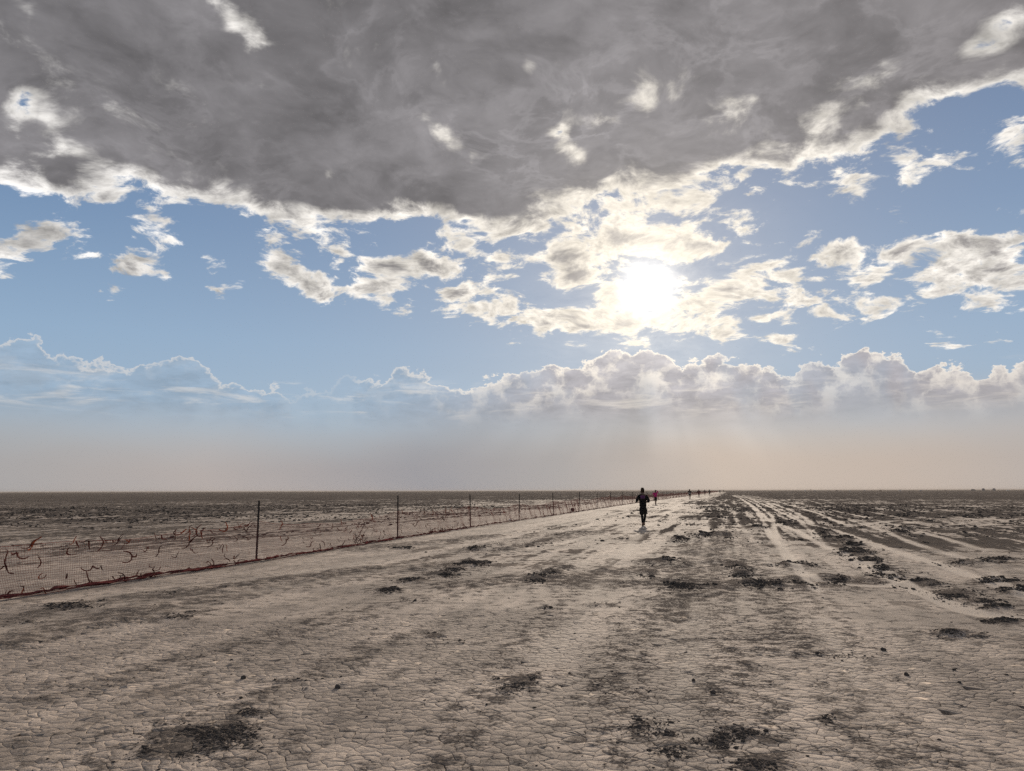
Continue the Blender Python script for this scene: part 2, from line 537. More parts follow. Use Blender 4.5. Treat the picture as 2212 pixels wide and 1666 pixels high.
# ------------------------------------------------------------------ the lie of the land
FENCE = [(-11.0, 4.0), (-8.75, 10.2), (-6.22, 18.35), (-4.1, 26.9), (-1.94, 34.9), (0.40, 42.9), (2.84, 51.4), (5.45, 60.9), (7.95, 69.9), (10.42, 78.8), (13.1, 88.4)]
while FENCE[-1][1] < 760:
    _x, _y = FENCE[-1]
    FENCE.append((_x + 9.1 * math.sin(R(16.35)), _y + 9.1 * math.cos(R(16.35))))
_fx = np.array([p[0] for p in FENCE])
_fy = np.array([p[1] for p in FENCE])


def right_of_fence(x, y):
    return (x - np.interp(y, _fy, _fx)) * math.cos(R(16.3))


# wheel tracks: survey-frame polylines laid onto the ground
def _z6(pts):
    return [ground_at((2680 + a * 0.6329) / 1.8445, (1900 + b * 0.6329) / 1.8445) for a, b in pts]


TRACKS = [(_z6([(340, 103), (450, 135), (560, 190), (700, 280), (900, 340), (1130, 440), (1300, 500), (1500, 570), (1700, 660), (1900, 740), (2212, 840)]), 1.55, 0.22, 1.0),
          (_z6([(380, 112), (480, 170), (560, 262), (620, 380), (700, 450), (760, 530), (815, 630), (905, 720)]), 0.0, 0.17, 0.9),
          (_z6([(400, 110), (560, 170), (700, 250), (800, 420), (950, 550), (1150, 660)]), 1.4, 0.20, 0.8),
          (_z6([(420, 108), (640, 160), (850, 230), (1000, 312)]), 1.4, 0.25, 0.8),
          (_z6([(500, 120), (900, 200), (1150, 260), (1400, 330), (1700, 430), (2212, 560)]), 1.4, 0.25, 0.55),
          (_z6([(1300, 300), (1500, 275), (1800, 265), (2212, 285)]), 1.2, 0.6, 0.5),
          (_z6([(1340, 315), (1600, 330), (1900, 300), (2150, 250)]), 1.2, 0.4, 0.5),
          (_z6([(1970, 540), (2030, 610), (2080, 670), (2212, 760)]), 0.0, 0.18, 0.55),
          (_z6([(100, 176), (340, 172), (770, 180)]), 0.0, 1.6, 0.55),
          ([ground_at(1180, 1420), ground_at(1310, 1260), ground_at(1366, 1172), ground_at(1388, 1142), ground_at(1470, 1088), ground_at(1545, 1067)], 0.0, 0.55, 0.38),
          ([ground_at(330, 1290), ground_at(620, 1255), ground_at(900, 1215), ground_at(1180, 1170), ground_at(1400, 1110)], 1.5, 0.30, 0.35),
          ([ground_at(60, 1380), ground_at(400, 1290), ground_at(800, 1225), ground_at(1150, 1160)], 1.5, 0.35, 0.35),
          ([ground_at(1700, 1660), ground_at(1660, 1400), ground_at(1600, 1250), ground_at(1560, 1120)], 1.5, 0.30, 0.35)]

# damp darker bands across the crust
DAMP = [([ground_at(0, 1395), ground_at(160, 1345), ground_at(420, 1300), ground_at(760, 1245), ground_at(1000, 1215)], 0, 0.6, 0.54),
        ([ground_at(120, 1360), ground_at(330, 1335), ground_at(450, 1318)], 0, 0.35, 0.5),
        ([ground_at(330, 1290), ground_at(620, 1250), ground_at(800, 1232)], 0, 0.9, 0.55),
        ([ground_at(0, 1345), ground_at(140, 1318), ground_at(230, 1300)], 0, 0.5, 0.5),
        ([ground_at(1000, 1265), ground_at(1300, 1240), ground_at(1480, 1225)], 0, 1.0, 0.56),
        ([ground_at(1260, 1258), ground_at(1520, 1264), ground_at(1830, 1256)], 0, 1.1, 0.68),
        ([ground_at(1480, 1330), ground_at(1510, 1265), ground_at(1545, 1150)], 0, 0.9, 0.55),
        ([ground_at(1570, 1560), ground_at(1545, 1350), ground_at(1548, 1180)], 0, 0.40, 0.36),
        ([ground_at(1700, 1400), ground_at(1660, 1280), ground_at(1600, 1150)], 0, 0.6, 0.40),
        ([ground_at(1300, 1640), ground_at(1360, 1420), ground_at(1440, 1250)], 0, 0.30, 0.30),
        ([ground_at(950, 1660), ground_at(1120, 1400), ground_at(1300, 1220)], 0, 0.30, 0.28),
        ([ground_at(1990, 1660), ground_at(1830, 1420), ground_at(1700, 1250)], 0, 0.35, 0.32),
        ([ground_at(100, 1500), ground_at(500, 1400), ground_at(900, 1290)], 0, 0.40, 0.28),
        ([ground_at(200, 1640), ground_at(560, 1500), ground_at(860, 1370)], 0, 0.30, 0.28),
        ([ground_at(1040, 1190), ground_at(1150, 1172), ground_at(1260, 1150)], 0, 1.2, 0.5),
        ([ground_at(760, 1190), ground_at(900, 1176), ground_at(1050, 1160)], 0, 0.8, 0.5)]
# dark disturbed soil: survey x, y, half width, half height, amount
PATCHES = [(430, 1598, 105, 30, 1.0), (350, 1628, 60, 20, .9), (500, 1580, 60, 24, .9), (540, 1540, 30, 8, .8), (1122, 1474, 40, 18, 1.0), (1100, 1490, 24, 10, .9), (1150, 1462, 20, 8, .8), (1200, 1455, 34, 8, .35), (1290, 1478, 26, 14, .55),
           (1452, 1605, 40, 42, .95), (1500, 1600, 22, 10, .6), (1556, 1600, 28, 26, 1.0), (1560, 1630, 34, 16, .9), (1616, 1588, 36, 14, .95), (1655, 1600, 30, 10, .8), (1640, 1650, 60, 26, 1.0), (1400, 1580, 80, 32, .5), (1790, 1556, 20, 11, .65),
           (2055, 1368, 46, 8, 1.0), (2110, 1375, 30, 7, .6), (2170, 1343, 50, 8, .9), (1825, 1416, 34, 9, .5), (1770, 1413, 16, 5, .7), (935, 1375, 24, 9, .8), (905, 1300, 30, 4, .4),
           (835, 1276, 32, 7, 1.0), (895, 1256, 34, 7, .95), (950, 1243, 40, 7, .95), (1020, 1220, 40, 6, 1.0), (980, 1232, 30, 6, .8), (1160, 1254, 24, 8, 1.0), (1200, 1238, 36, 7, .95), (1225, 1228, 24, 5, .8), (1180, 1313, 15, 4, .9), (1300, 1306, 60, 5, .6),
           (1420, 1214, 38, 7, .95), (1405, 1238, 26, 9, .95), (1480, 1268, 60, 10, .8), (1430, 1265, 40, 8, .6), (1590, 1222, 22, 8, 1.0), (1600, 1240, 30, 10, 1.0), (1620, 1258, 26, 8, 1.0), (1670, 1264, 50, 10, .95), (1735, 1268, 34, 8, .8),
           (1720, 1222, 44, 7, .8), (1815, 1258, 26, 8, .85), (1850, 1196, 40, 8, .95), (1876, 1212, 40, 7, .95), (1905, 1228, 36, 6, .9), (1920, 1242, 46, 9, .95), (1990, 1262, 56, 9, .95), (2060, 1285, 56, 10, 1.0), (2110, 1300, 44, 7, .9), (2150, 1312, 40, 7, .9),
           (2100, 1216, 70, 6, .95), (2160, 1210, 60, 4, .8), (2150, 1258, 50, 8, 1.0), (2200, 1280, 44, 11, 1.0), (2200, 1340, 30, 8, .8), (380, 1336, 50, 6, .55), (425, 1326, 34, 5, .7), (140, 1312, 60, 8, .7), (250, 1300, 60, 6, .5), (330, 1285, 60, 4, .45),
           (60, 1345, 50, 6, .4), (1470, 1166, 18, 8, .9), (1535, 1157, 34, 7, .9), (1570, 1160, 18, 5, .9), (1340, 1165, 30, 3, .5), (1130, 1178, 60, 3, .5), (1030, 1187, 30, 4, .6), (870, 1185, 30, 3, .8), (1170, 1300, 10, 3, .5), (1940, 1150, 24, 4, .9), (1960, 1142, 16, 3, .9),
           (1700, 1130, 20, 3, .9), (1780, 1150, 24, 5, .9), (1790, 1162, 20, 4, .9), (1640, 1140, 20, 4, .8), (1830, 1165, 24, 4, .9), (1845, 1180, 22, 5, 1.0), (480, 1500, 40, 6, .3), (660, 1470, 70, 5, .3), (1000, 1385, 30, 4, .35), (1610, 1440, 30, 10, .4), (1390, 1500, 40, 12, .35)]
_PG = []
for px, py, rx, ry, amt in PATCHES:
    cx, cy = ground_at(px, py)
    wx = abs(ground_at(px + rx, py)[0] - cx)
    y0, y1 = ground_at(px, py + ry)[1], ground_at(px, max(py - ry, 1066))[1]
    _PG.append((cx, 0.5 * (y0 + y1), wx, 0.5 * (y1 - y0), cx / cy, amt))


def fields(x, y):
    """height, dark soil, wheel track, broken ground - anywhere on the playa"""
    r = np.hypot(x, y)
    t = right_of_fence(x, y)
    nb = fbm(x * 0.11, y * 0.11, 3, 5) - 0.5
    nm = fbm(x * 0.9, y * 0.9, 4, 11) - 0.5
    ln = fbm(x * 0.35 * math.cos(R(16.3)) - y * 0.35 * math.sin(R(16.3)), (x * math.sin(R(16.3)) + y * math.cos(R(16.3))) * 0.03, 3, 8) - 0.5
    rough = sstep(t + nb * 7.0 + ln * 10.0, 3.5, 11.0) * sstep(r + ln * 8.0, 13.0, 30.0) * (0.50 + 0.26 * sstep(r, 22.0, 55.0))
    rough = np.maximum(rough, sstep(-t + nb * 16.0, 12.0, 25.0) * 0.82)
    rough = np.maximum(rough, sstep(-t, 1.0, 6.0) * 0.46)
    rough = np.maximum(rough, sstep(r + nb * 50.0, 75.0, 170.0) * np.where((t > 9.0) | (t < -6.0), 1.08, 0.36))
    rough = np.maximum(rough, 0.13 + 0.19 * sstep(r, 10.0, 20.0) * sstep(t, 1.0, 4.0))
    dark = np.zeros_like(x)
    wob = 0.55 * nm
    near = r < 120
    xn, yn, wn = x[near], y[near], wob[near]
    dn = np.zeros_like(xn)
    for cx, cy, wx, wy, k, amt in _PG:
        u = (xn - cx - k * (yn - cy)) / wx
        v = (yn - cy) / wy
        q = np.sqrt(u * u + v * v)
        dn = np.maximum(dn, amt * np.maximum(np.clip(1.35 - q + wn * 1.8, 0, 1), 0.5 * np.clip(1.15 - 0.5 * q + wn * 1.6, 0, 1)))
    for pts, gauge, width, amt in DAMP:
        for (ax, ay), (bx, by) in zip(pts[:-1], pts[1:]):
            dx, dy = bx - ax, by - ay
            s = np.clip(((xn - ax) * dx + (yn - ay) * dy) / (dx * dx + dy * dy), 0, 1)
            e = np.hypot(xn - ax - s * dx, yn - ay - s * dy) / width
            dn = np.maximum(dn, amt * np.clip(1.3 - e + wn * 2.2, 0, 1))
    dark[near] = dn
    track = np.zeros_like(x)
    near = (r < 260) & (y > 5)
    xn, yn = x[near], y[near]
    tn = np.zeros_like(xn)
    wx_ = 0.12 * (fbm(xn * 0.5, yn * 0.5, 2, 31) - 0.5)
    tone_ = np.clip(fbm(xn * 0.45, yn * 0.28, 3, 37) * 3.0 - 0.5, 0.45, 1.0)
    for pts, gauge, width, amt in TRACKS:
        py_ = np.array(pts)
        best = np.full(len(xn), 1e9)
        side = np.zeros(len(xn))
        for (ax, ay), (bx, by) in zip(py_[:-1], py_[1:]):
            dx, dy = bx - ax, by - ay
            L = math.hypot(dx, dy)
            s = np.clip(((xn - ax) * dx + (yn - ay) * dy) / (L * L), 0, 1)
            ex, ey = xn - ax - s * dx, yn - ay - s * dy
            dd = np.hypot(ex, ey)
            m = dd < best
            best = np.where(m, dd, best)
        e = np.abs(best - gauge * 0.5) + wx_
        tn = np.maximum(tn, amt * np.clip(1.25 - e / (width * 0.9), 0, 1) * tone_)
    track[near] = tn
    # height: gentle swells, churned lumps where the ground is broken, pressed wheel marks
    lump = fbm(x * 2.1, y * 2.1, 3, 23, 0.6)
    churn = np.clip(lump - 0.46, 0, 1)
    h = 0.03 * nb + 0.012 * nm
    fade = 1.0 - sstep(r, 90.0, 220.0)
    h = h + fade * (0.42 * churn * np.clip(rough - 0.18, 0, 1) * (1 - 0.85 * np.clip(track, 0, 1)))
    h = h + np.where(r < 120, dark * (0.02 + 0.10 * np.clip(lump - 0.42, 0, 1)) * np.clip(r / 9.0, 0.6, 2.2), 0)
    h = h - 0.02 * track * fade
    return h, dark, track, rough


def height(x, y):
    return float(fields(np.array([float(x)]), np.array([float(y)]))[0][0])


# ------------------------------------------------------------------ playa surface
def playa_nodes(N, p, plates=False):
    g = N.node('ShaderNodeNewGeometry')
    P = g.outputs['Position']

    def at(name):
        a = N.node('ShaderNodeAttribute', attribute_type='GEOMETRY', attribute_name=name)
        return a.outputs['Fac']
    dark, track, rough = at('dark'), at('track'), at('rough')
    flat = N.vm('MULTIPLY', P, (1.0, 1.0, 0.0))
    n1 = N.noise(flat, 0.55, 6.0, 0.62)
    n2 = N.noise(flat, 5.0, 6.0, 0.65)
    n3 = N.noise(flat, 34.0, 5.0, 0.65)
    n0 = N.noise(flat, 0.09, 3.0, 0.5)
    # streaks drawn out along the way people and cars go
    mp = N.node('ShaderNodeMapping', vector_type='TEXTURE')
    N.put(mp.inputs['Vector'], flat)
    mp.inputs['Rotation'].default_value = (0, 0, R(-16.1))
    mp.inputs['Scale'].default_value = (1.0, 26.0, 1.0)
    ns = N.noise(mp.outputs[0], 1.7, 5.0, 0.55)
    light = N.mix(N.step(n1, 0.42, 0.58), (0.288, 0.240, 0.203), (0.415, 0.346, 0.290))
    light = N.mix(N.mul(N.step(n2, 0.47, 0.60), 0.60), light, (0.225, 0.194, 0.170))
    light = N.gain(light, N.mad(N.sub(n3, 0.5), 1.3, 1.0))
    soil = N.gain(N.mix(n2, (0.040, 0.036, 0.034), (0.090, 0.079, 0.072)), N.mad(N.sub(n3, 0.5), 1.0, 1.0))
    # broken ground: the darker the more it is churned
    light = N.gain(light, N.step(ns, 0.42, 0.60, 1.06, 0.80))
    field = N.add(N.mul(N.sub(ns, 0.5), N.step(rough, 0.30, 0.55, 1.2, 2.6)), N.mul(N.sub(n1, 0.5), 2.0), N.mul(N.sub(n2, 0.5), 1.2), N.mul(N.sub(n0, 0.5), 1.2))
    m = N.step(N.mad(field, 2.3, N.mad(rough, 1.75, -0.74)), -0.08, 0.30)
    m = N.mul(m, N.step(rough, 0.05, 0.6, 0.34, 0.93), N.step(n3, 0.36, 0.56, 0.72, 1.0))
    hand = N.step(N.add(dark, N.mul(N.sub(n2, 0.5), 3.0), N.mul(N.sub(n3, 0.5), 2.2)), 0.06, 0.75)
    hand = N.mul(hand, N.step(n3, 0.40, 0.58, 0.55, 0.95))
    m = N.mx(m, hand)
    m = N.mul(m, N.sub(1.0, N.mul(N.step(track, 0.05, 0.6), 0.90)))
    light = N.mix(N.mul(N.step(track, 0.05, 0.6), 0.8), light, (0.455, 0.39, 0.33))
    # stain: faint damp streaks on the pale crust
    col = N.mix(m, light, soil)
    N.put(p.inputs['Base Color'], col)
    p.inputs['Roughness'].default_value = 0.88
    N.put(p.inputs['Specular IOR Level'], N.step(m, 0.0, 0.5, 0.07, 0.0))
    b = N.node('ShaderNodeBump')
    b.inputs['Strength'].default_value = 0.8
    b.inputs['Distance'].default_value = 0.03
    N.put(b.inputs['Height'], N.add(N.mul(n2, 0.12), N.mul(n3, 0.45)))
    N.put(p.inputs['Normal'], b.outputs[0])


PLAYA = material('pale_playa_crust', playa_nodes)
PLATE_R = 10.5


def plate_zone(x, y):
    r = np.hypot(x, y)
    return ((r < PLATE_R + 1.6 * (fbm(x * 0.6, y * 0.6, 3, 77) - 0.5) * 2) & (r > 3.6) & (np.abs(np.arctan2(x, y)) < R(47)))


def build_ground():
    rr = [0.02, 0.6, 1.4, 2.2, 3.0]
    while rr[-1] < 260:
        rr.append(rr[-1] * 1.0085)
    while rr[-1] < 9500:
        rr.append(rr[-1] * 1.07)
    rr = np.array(rr)
    az = np.concatenate([np.arange(-46.0, 46.0, 0.135), np.arange(46.0, 314.0, 4.0)])
    A, RR = np.meshgrid(np.radians(az), rr)
    x, y = RR * np.sin(A), RR * np.cos(A)
    h, dark, track, rough = fields(x.ravel(), y.ravel())
    zone = plate_zone(x.ravel(), y.ravel())
    h = h - np.where(zone, 0.022, 0.0)
    co = np.stack([x.ravel(), y.ravel(), h], 1)
    na, nr = len(az), len(rr)
    i = np.arange(nr - 1)[:, None] * na
    j = np.arange(na)[None, :]
    k = (j + 1) % na
    quads = np.stack([i + j, i + na + j, i + na + k, i + k], -1).reshape(-1, 4)[:, ::-1]
    me = fast_mesh('playa_ground', co, quads, PLAYA)
    me.shade_smooth()
    for n, v in (('dark', dark), ('track', track), ('rough', rough)):
        attribute(me, n, v)
    o = bpy.data.objects.new('playa_ground', me)
    COL.objects.link(o)
    tag(o, kind='structure')
    return o


GROUND = build_ground()


# dried mud plates with open cracks between them
def build_plates():
    rng = np.random.default_rng(4)
    pts = []
    cell = 0.100
    n = int(30 / cell)
    gx, gy = np.meshgrid(np.arange(-n // 2, n // 2) * cell, np.arange(0, 126) * cell + 1.8)
    gx = gx + (np.arange(126)[:, None] % 2) * cell * 0.5
    gx = gx + rng.uniform(-0.62, 0.62, gx.shape) * cell
    gy = gy + rng.uniform(-0.62, 0.62, gy.shape) * cell
    P = np.stack([gx.ravel(), gy.ravel()], 1)
    r = np.hypot(P[:, 0], P[:, 1])
    P = P[(r < PLATE_R + 2.2) & (r > 3.2) & (np.abs(np.arctan2(P[:, 0], P[:, 1])) < R(50))]
    # a coarser net decides which cracks gape
    major = P[rng.choice(len(P), len(P) // 8, replace=False)]
    owner = np.empty(len(P), int)
    for s in range(0, len(P), 1000):
        d = ((P[s:s + 1000, None, :] - major[None]) ** 2).sum(-1)
        owner[s:s + 1000] = d.argmin(1)
    res = delaunay_2d_cdt([Vector(p) for p in P.tolist()], [], [], 0, 1e-6)
    V = np.array([v[:] for v in res[0]])
    T = np.array(res[2])
    ids = [o[0] if o else -1 for o in res[3]]
    owner = np.array([owner[k] if k >= 0 else -1 for k in ids])
    a, b, c = V[T[:, 0]], V[T[:, 1]], V[T[:, 2]]
    dd = 2 * (a[:, 0] * (b[:, 1] - c[:, 1]) + b[:, 0] * (c[:, 1] - a[:, 1]) + c[:, 0] * (a[:, 1] - b[:, 1]))
    dd = np.where(np.abs(dd) < 1e-9, 1e-9, dd)
    s1, s2, s3 = (a ** 2).sum(1), (b ** 2).sum(1), (c ** 2).sum(1)
    cc = np.stack([(s1 * (b[:, 1] - c[:, 1]) + s2 * (c[:, 1] - a[:, 1]) + s3 * (a[:, 1] - b[:, 1])) / dd,
                   (s1 * (c[:, 0] - b[:, 0]) + s2 * (a[:, 0] - c[:, 0]) + s3 * (b[:, 0] - a[:, 0])) / dd], 1)
    cen = (a + b + c) / 3
    dev = cc - cen
    L = np.hypot(dev[:, 0], dev[:, 1])[:, None]
    cc = cen + dev * np.minimum(1.0, 0.055 / np.maximum(L, 1e-9))
    fans = [[] for _ in V]
    edge_t = {}
    for ti, tri in enumerate(T):
        for q in range(3):
            fans[tri[q]].append(ti)
            e = tuple(sorted((int(tri[q]), int(tri[(q + 1) % 3]))))
            edge_t.setdefault(e, []).append(ti)
    share = {}
    for e, ts in edge_t.items():
        if len(ts) == 2:
            share[tuple(sorted(ts))] = owner[e[0]] != owner[e[1]]
    polys, gaps, cents = [], [], []
    for v, ts in enumerate(fans):
        if len(ts) < 4 or not bool(plate_zone(V[v:v + 1, 0], V[v:v + 1, 1])[0]):
            continue
        q = cc[ts] - V[v]
        order = np.argsort(np.arctan2(q[:, 1], q[:, 0]))
        ts = [ts[k] for k in order]
        ring, gap = [], []
        ok = True
        for k in range(len(ts)):
            t0, t1 = ts[k], ts[(k + 1) % len(ts)]
            key = tuple(sorted((t0, t1)))
            if key not in share:
                ok = False
                break
            A_, B_ = cc[t0], cc[t1]
            for f in (0.0, 0.34, 0.67):
                ring.append(A_ + (B_ - A_) * f)
                gap.append(1.0 if share[key] else 0.34)
        if ok:
            polys.append(np.array(ring))
            gaps.append(np.array(gap))
            cents.append(V[v])
    return polys, gaps, cents


def make_plate_geometry():
    polys, gaps, cents = build_plates()
    cnt = np.array([len(p) for p in polys])
    allp = np.concatenate(polys)
    allg = np.concatenate(gaps)
    rep = np.repeat(np.arange(len(polys)), cnt)
    cen = np.array(cents)
    # crooked crack lines: the same warp for both lips
    wx = (fbm(allp[:, 0] * 11, allp[:, 1] * 11, 3, 41) - 0.5) * 0.085
    wy = (fbm(allp[:, 0] * 11, allp[:, 1] * 11, 3, 53) - 0.5) * 0.085
    edge = allp + np.stack([wx, wy], 1)
    width = 0.0054 * allg * np.clip(fbm(allp[:, 0] * 2.6, allp[:, 1] * 2.6, 4, 61) * 5.0 - 1.95, 0.02, 1.5)
    to = cen[rep] - edge
    L = np.hypot(to[:, 0], to[:, 1])[:, None]
    edge = edge + to / L * np.minimum(width * 0.5, L[:, 0] * 0.4)[:, None]
    inner = edge + (cen[rep] - edge) * 0.07
    tilt = np.random.default_rng(8).normal(0, 0.0007, (len(polys), 3))
    hc = fields(cen[:, 0], cen[:, 1])
    he = fields(edge[:, 0], edge[:, 1])
    hi = fields(inner[:, 0], inner[:, 1])
    return cnt, cen, edge, inner, rep, tilt, hc, he, hi


def plates():
    cnt, cen, edge, inner, rep, tilt, hc, he, hi = make_plate_geometry()
    start = np.concatenate([[0], np.cumsum(cnt)])
    lift = tilt[:, 0]
    zc = hc[0] + lift * 0.5 + 0.001
    zi = hi[0] + lift[rep] + tilt[rep, 1] * 0.4 + 0.001
    ze = he[0] + lift[rep] - 0.0007
    n = len(cnt)
    near = np.argsort(np.hypot(cen[:, 0], cen[:, 1]) + 9.0 * (np.abs(np.arctan2(cen[:, 0], cen[:, 1])) > R(34)))
    single = set(near[:300].tolist())

    def assemble(which):
        co, tri, da, tr, ro = [], [], [], [], []
        base = 0
        for k in which:
            s, e = start[k], start[k + 1]
            m = e - s
            co.append(np.array([[cen[k, 0], cen[k, 1], zc[k]]]))
            co.append(np.column_stack([inner[s:e], zi[s:e]]))
            co.append(np.column_stack([edge[s:e], ze[s:e]]))
            co.append(np.column_stack([edge[s:e], ze[s:e] - 0.03]))
            i = np.arange(m)
            j = (i + 1) % m
            I, E, B = base + 1, base + 1 + m, base + 1 + 2 * m
            tri.append(np.column_stack([np.full(m, base), I + i, I + j]))
            for U, W in ((I, E), (E, B)):
                tri.append(np.column_stack([U + i, W + i, W + j]))
                tri.append(np.column_stack([U + i, W + j, U + j]))
            for dst, q in ((da, 1), (tr, 2), (ro, 3)):
                dst.append(np.concatenate([hc[q][k:k + 1], hi[q][s:e], he[q][s:e], he[q][s:e]]))
            base += 1 + 3 * m
        me = fast_mesh('mud_plate', np.concatenate(co), np.concatenate(tri), PLAYA)
        for nm, v in (('dark', da), ('track', tr), ('rough', ro)):
            attribute(me, nm, np.concatenate(v))
        return me
    for k in sorted(single):
        o = bpy.data.objects.new('mud_plate', assemble([k]))
        COL.objects.link(o)
        o.parent = GROUND
    rest = [k for k in range(n) if k not in single]
    o = bpy.data.objects.new('mud_plates', assemble(rest))
    COL.objects.link(o)
    o.parent = GROUND
    tag(o, kind='stuff')


plates()

# ------------------------------------------------------------------ clods of dark soil
SOIL = simple('dark_crumbled_soil', (0.066, 0.058, 0.053), 0.95, 0.0, 0.95, 30.0)
_t = (1 + 5 ** 0.5) / 2
ICO_V = np.array([(-1, _t, 0), (1, _t, 0), (-1, -_t, 0), (1, -_t, 0), (0, -1, _t), (0, 1, _t), (0, -1, -_t), (0, 1, -_t), (_t, 0, -1), (_t, 0, 1), (-_t, 0, -1), (-_t, 0, 1)], float) / math.hypot(1, _t)
ICO_F = np.array([(0, 11, 5), (0, 5, 1), (0, 1, 7), (0, 7, 10), (0, 10, 11), (1, 5, 9), (5, 11, 4), (11, 10, 2), (10, 7, 6), (7, 1, 8), (3, 9, 4), (3, 4, 2), (3, 2, 6), (3, 6, 8), (3, 8, 9), (4, 9, 5), (2, 4, 11), (6, 2, 10), (8, 6, 7), (9, 8, 1)])


def clod_field(x, y, size, seed):
    rng = np.random.default_rng(seed)
    n = len(x)
    h = fields(x, y)[0]
    s = rng.uniform(0.75, 1.25, (n, 1, 3)) * np.array([1.2, 1.2, 0.55])
    v = ICO_V[None] * (1 + rng.uniform(-0.32, 0.32, (n, 12, 1))) * s * size[:, None, None]
    a = rng.uniform(0, 6.283, n)
    c, q = np.cos(a)[:, None], np.sin(a)[:, None]
    co = np.stack([v[..., 0] * c - v[..., 1] * q, v[..., 0] * q + v[..., 1] * c, v[..., 2]], -1)
    co += np.stack([x, y, h + size * 0.25], 1)[:, None, :]
    f = ICO_F[None] + (np.arange(n) * 12)[:, None, None]
    return co.reshape(-1, 3), f.reshape(-1, 3)


def clods():
    rng = np.random.default_rng(21)
    X, Y, S = [], [], []
    for cx, cy, wx, wy, k, amt in _PG:
        if cy > 70:
            continue
        grow = float(np.clip(cy / 9.0, 0.75, 3.2))
        mean = 0.0085 * grow
        area = math.pi * wx * wy
        n = int(min(2600, amt * amt * area * 0.20 / (mean * mean)))
        u = rng.normal(0, 0.52, n)
        v = rng.normal(0, 0.52, n)
        x, y = cx + u * wx + k * v * wy, cy + v * wy
        # cluster them
        keep = fbm(x * 3.0 / grow, y * 3.0 / grow, 2, 91) > 0.47
        X.append(x[keep])
        Y.append(y[keep])
        S.append(rng.lognormal(math.log(mean * 0.60), 0.58, keep.sum()).clip(0.004, mean * 3.0))
    # the churned ground further out
    n = 150000
    r = np.sqrt(rng.uniform(15.0 ** 2, 95.0 ** 2, n))
    a = np.radians(rng.uniform(-42, 44, n))
    x, y = r * np.sin(a), r * np.cos(a)
    h, dark, track, rough = fields(x, y)
    p = np.clip(rough - 0.22, 0, 1) * (fbm(x * 0.55, y * 0.55, 3, 19) > 0.54) * (track < 0.3)
    keep = rng.uniform(0, 1, n) < p * 0.9
    X.append(x[keep])
    Y.append(y[keep])
    S.append((rng.lognormal(math.log(0.019), 0.5, keep.sum()) * np.clip(r[keep] / 26.0, 0.8, 2.0)).clip(0.008, 0.085))
    # crumbs over the pale crust
    n = 900
    r = np.sqrt(rng.uniform(4.2 ** 2, 16.0 ** 2, n))
    a = np.radians(rng.uniform(-40, 40, n))
    X.append(r * np.sin(a))
    Y.append(r * np.cos(a))
    S.append(rng.lognormal(math.log(0.0065), 0.4, n).clip(0.003, 0.02))
    x, y, s = np.concatenate(X), np.concatenate(Y), np.concatenate(S)
    co, f = clod_field(x, y, s, 3)
    me = fast_mesh('soil_clods', co, f, SOIL)
    o = bpy.data.objects.new('soil_clods', me)
    COL.objects.link(o)
    tag(o, 'dark crumbly soil clods strewn in patches over the pale playa', 'soil', kind='stuff')
    print('CLODS', len(x))


clods()


# ------------------------------------------------------------------ the mesh fence
STEEL = simple('rusted_post_steel', (0.030, 0.026, 0.024), 0.75, 0.4, 0.5, 60.0)
WEB = simple('sun_bleached_orange_web', (0.25, 0.062, 0.050), 0.95, 0.0, 0.35, 6.0)
ROLL = simple('dusty_red_web_bundle', (0.115, 0.036, 0.034), 0.95, 0.0, 0.9, 7.0)
SHRED = [simple('brown_torn_web', (0.15, 0.055, 0.042), 0.9, 0.03, 0.4, 30.0), simple('orange_torn_web', (0.30, 0.065, 0.025), 0.9, 0.03, 0.4, 30.0), simple('dark_torn_web', (0.060, 0.018, 0.015), 0.9, 0.03, 0.4, 30.0)]


def t_post_mesh(tall):
    """studded steel T section with a ground plate"""
    bm = bmesh.new()

    def box(x0, x1, y0, y1, z0, z1):
        v = [bm.verts.new(p) for p in ((x0, y0, z0), (x1, y0, z0), (x1, y1, z0), (x0, y1, z0), (x0, y0, z1), (x1, y0, z1), (x1, y1, z1), (x0, y1, z1))]
        for f in ((3, 2, 1, 0), (4, 5, 6, 7), (0, 1, 5, 4), (1, 2, 6, 5), (2, 3, 7, 6), (3, 0, 4, 7)):
            bm.faces.new([v[k] for k in f])
    box(-0.021, 0.021, -0.004, 0.004, -0.3, tall)
    box(-0.004, 0.004, 0.0045, 0.040, -0.3, tall - 0.003)
    z = 0.12
    while z < tall - 0.05:
        box(-0.010, 0.010, -0.013, -0.0045, z, z + 0.022)
        z += 0.055
    box(-0.055, 0.055, -0.012, -0.0135, 0.0, 0.07)
    me = bpy.data.meshes.new('post')
    bm.to_mesh(me)
    bm.free()
    me.materials.append(STEEL)
    return me


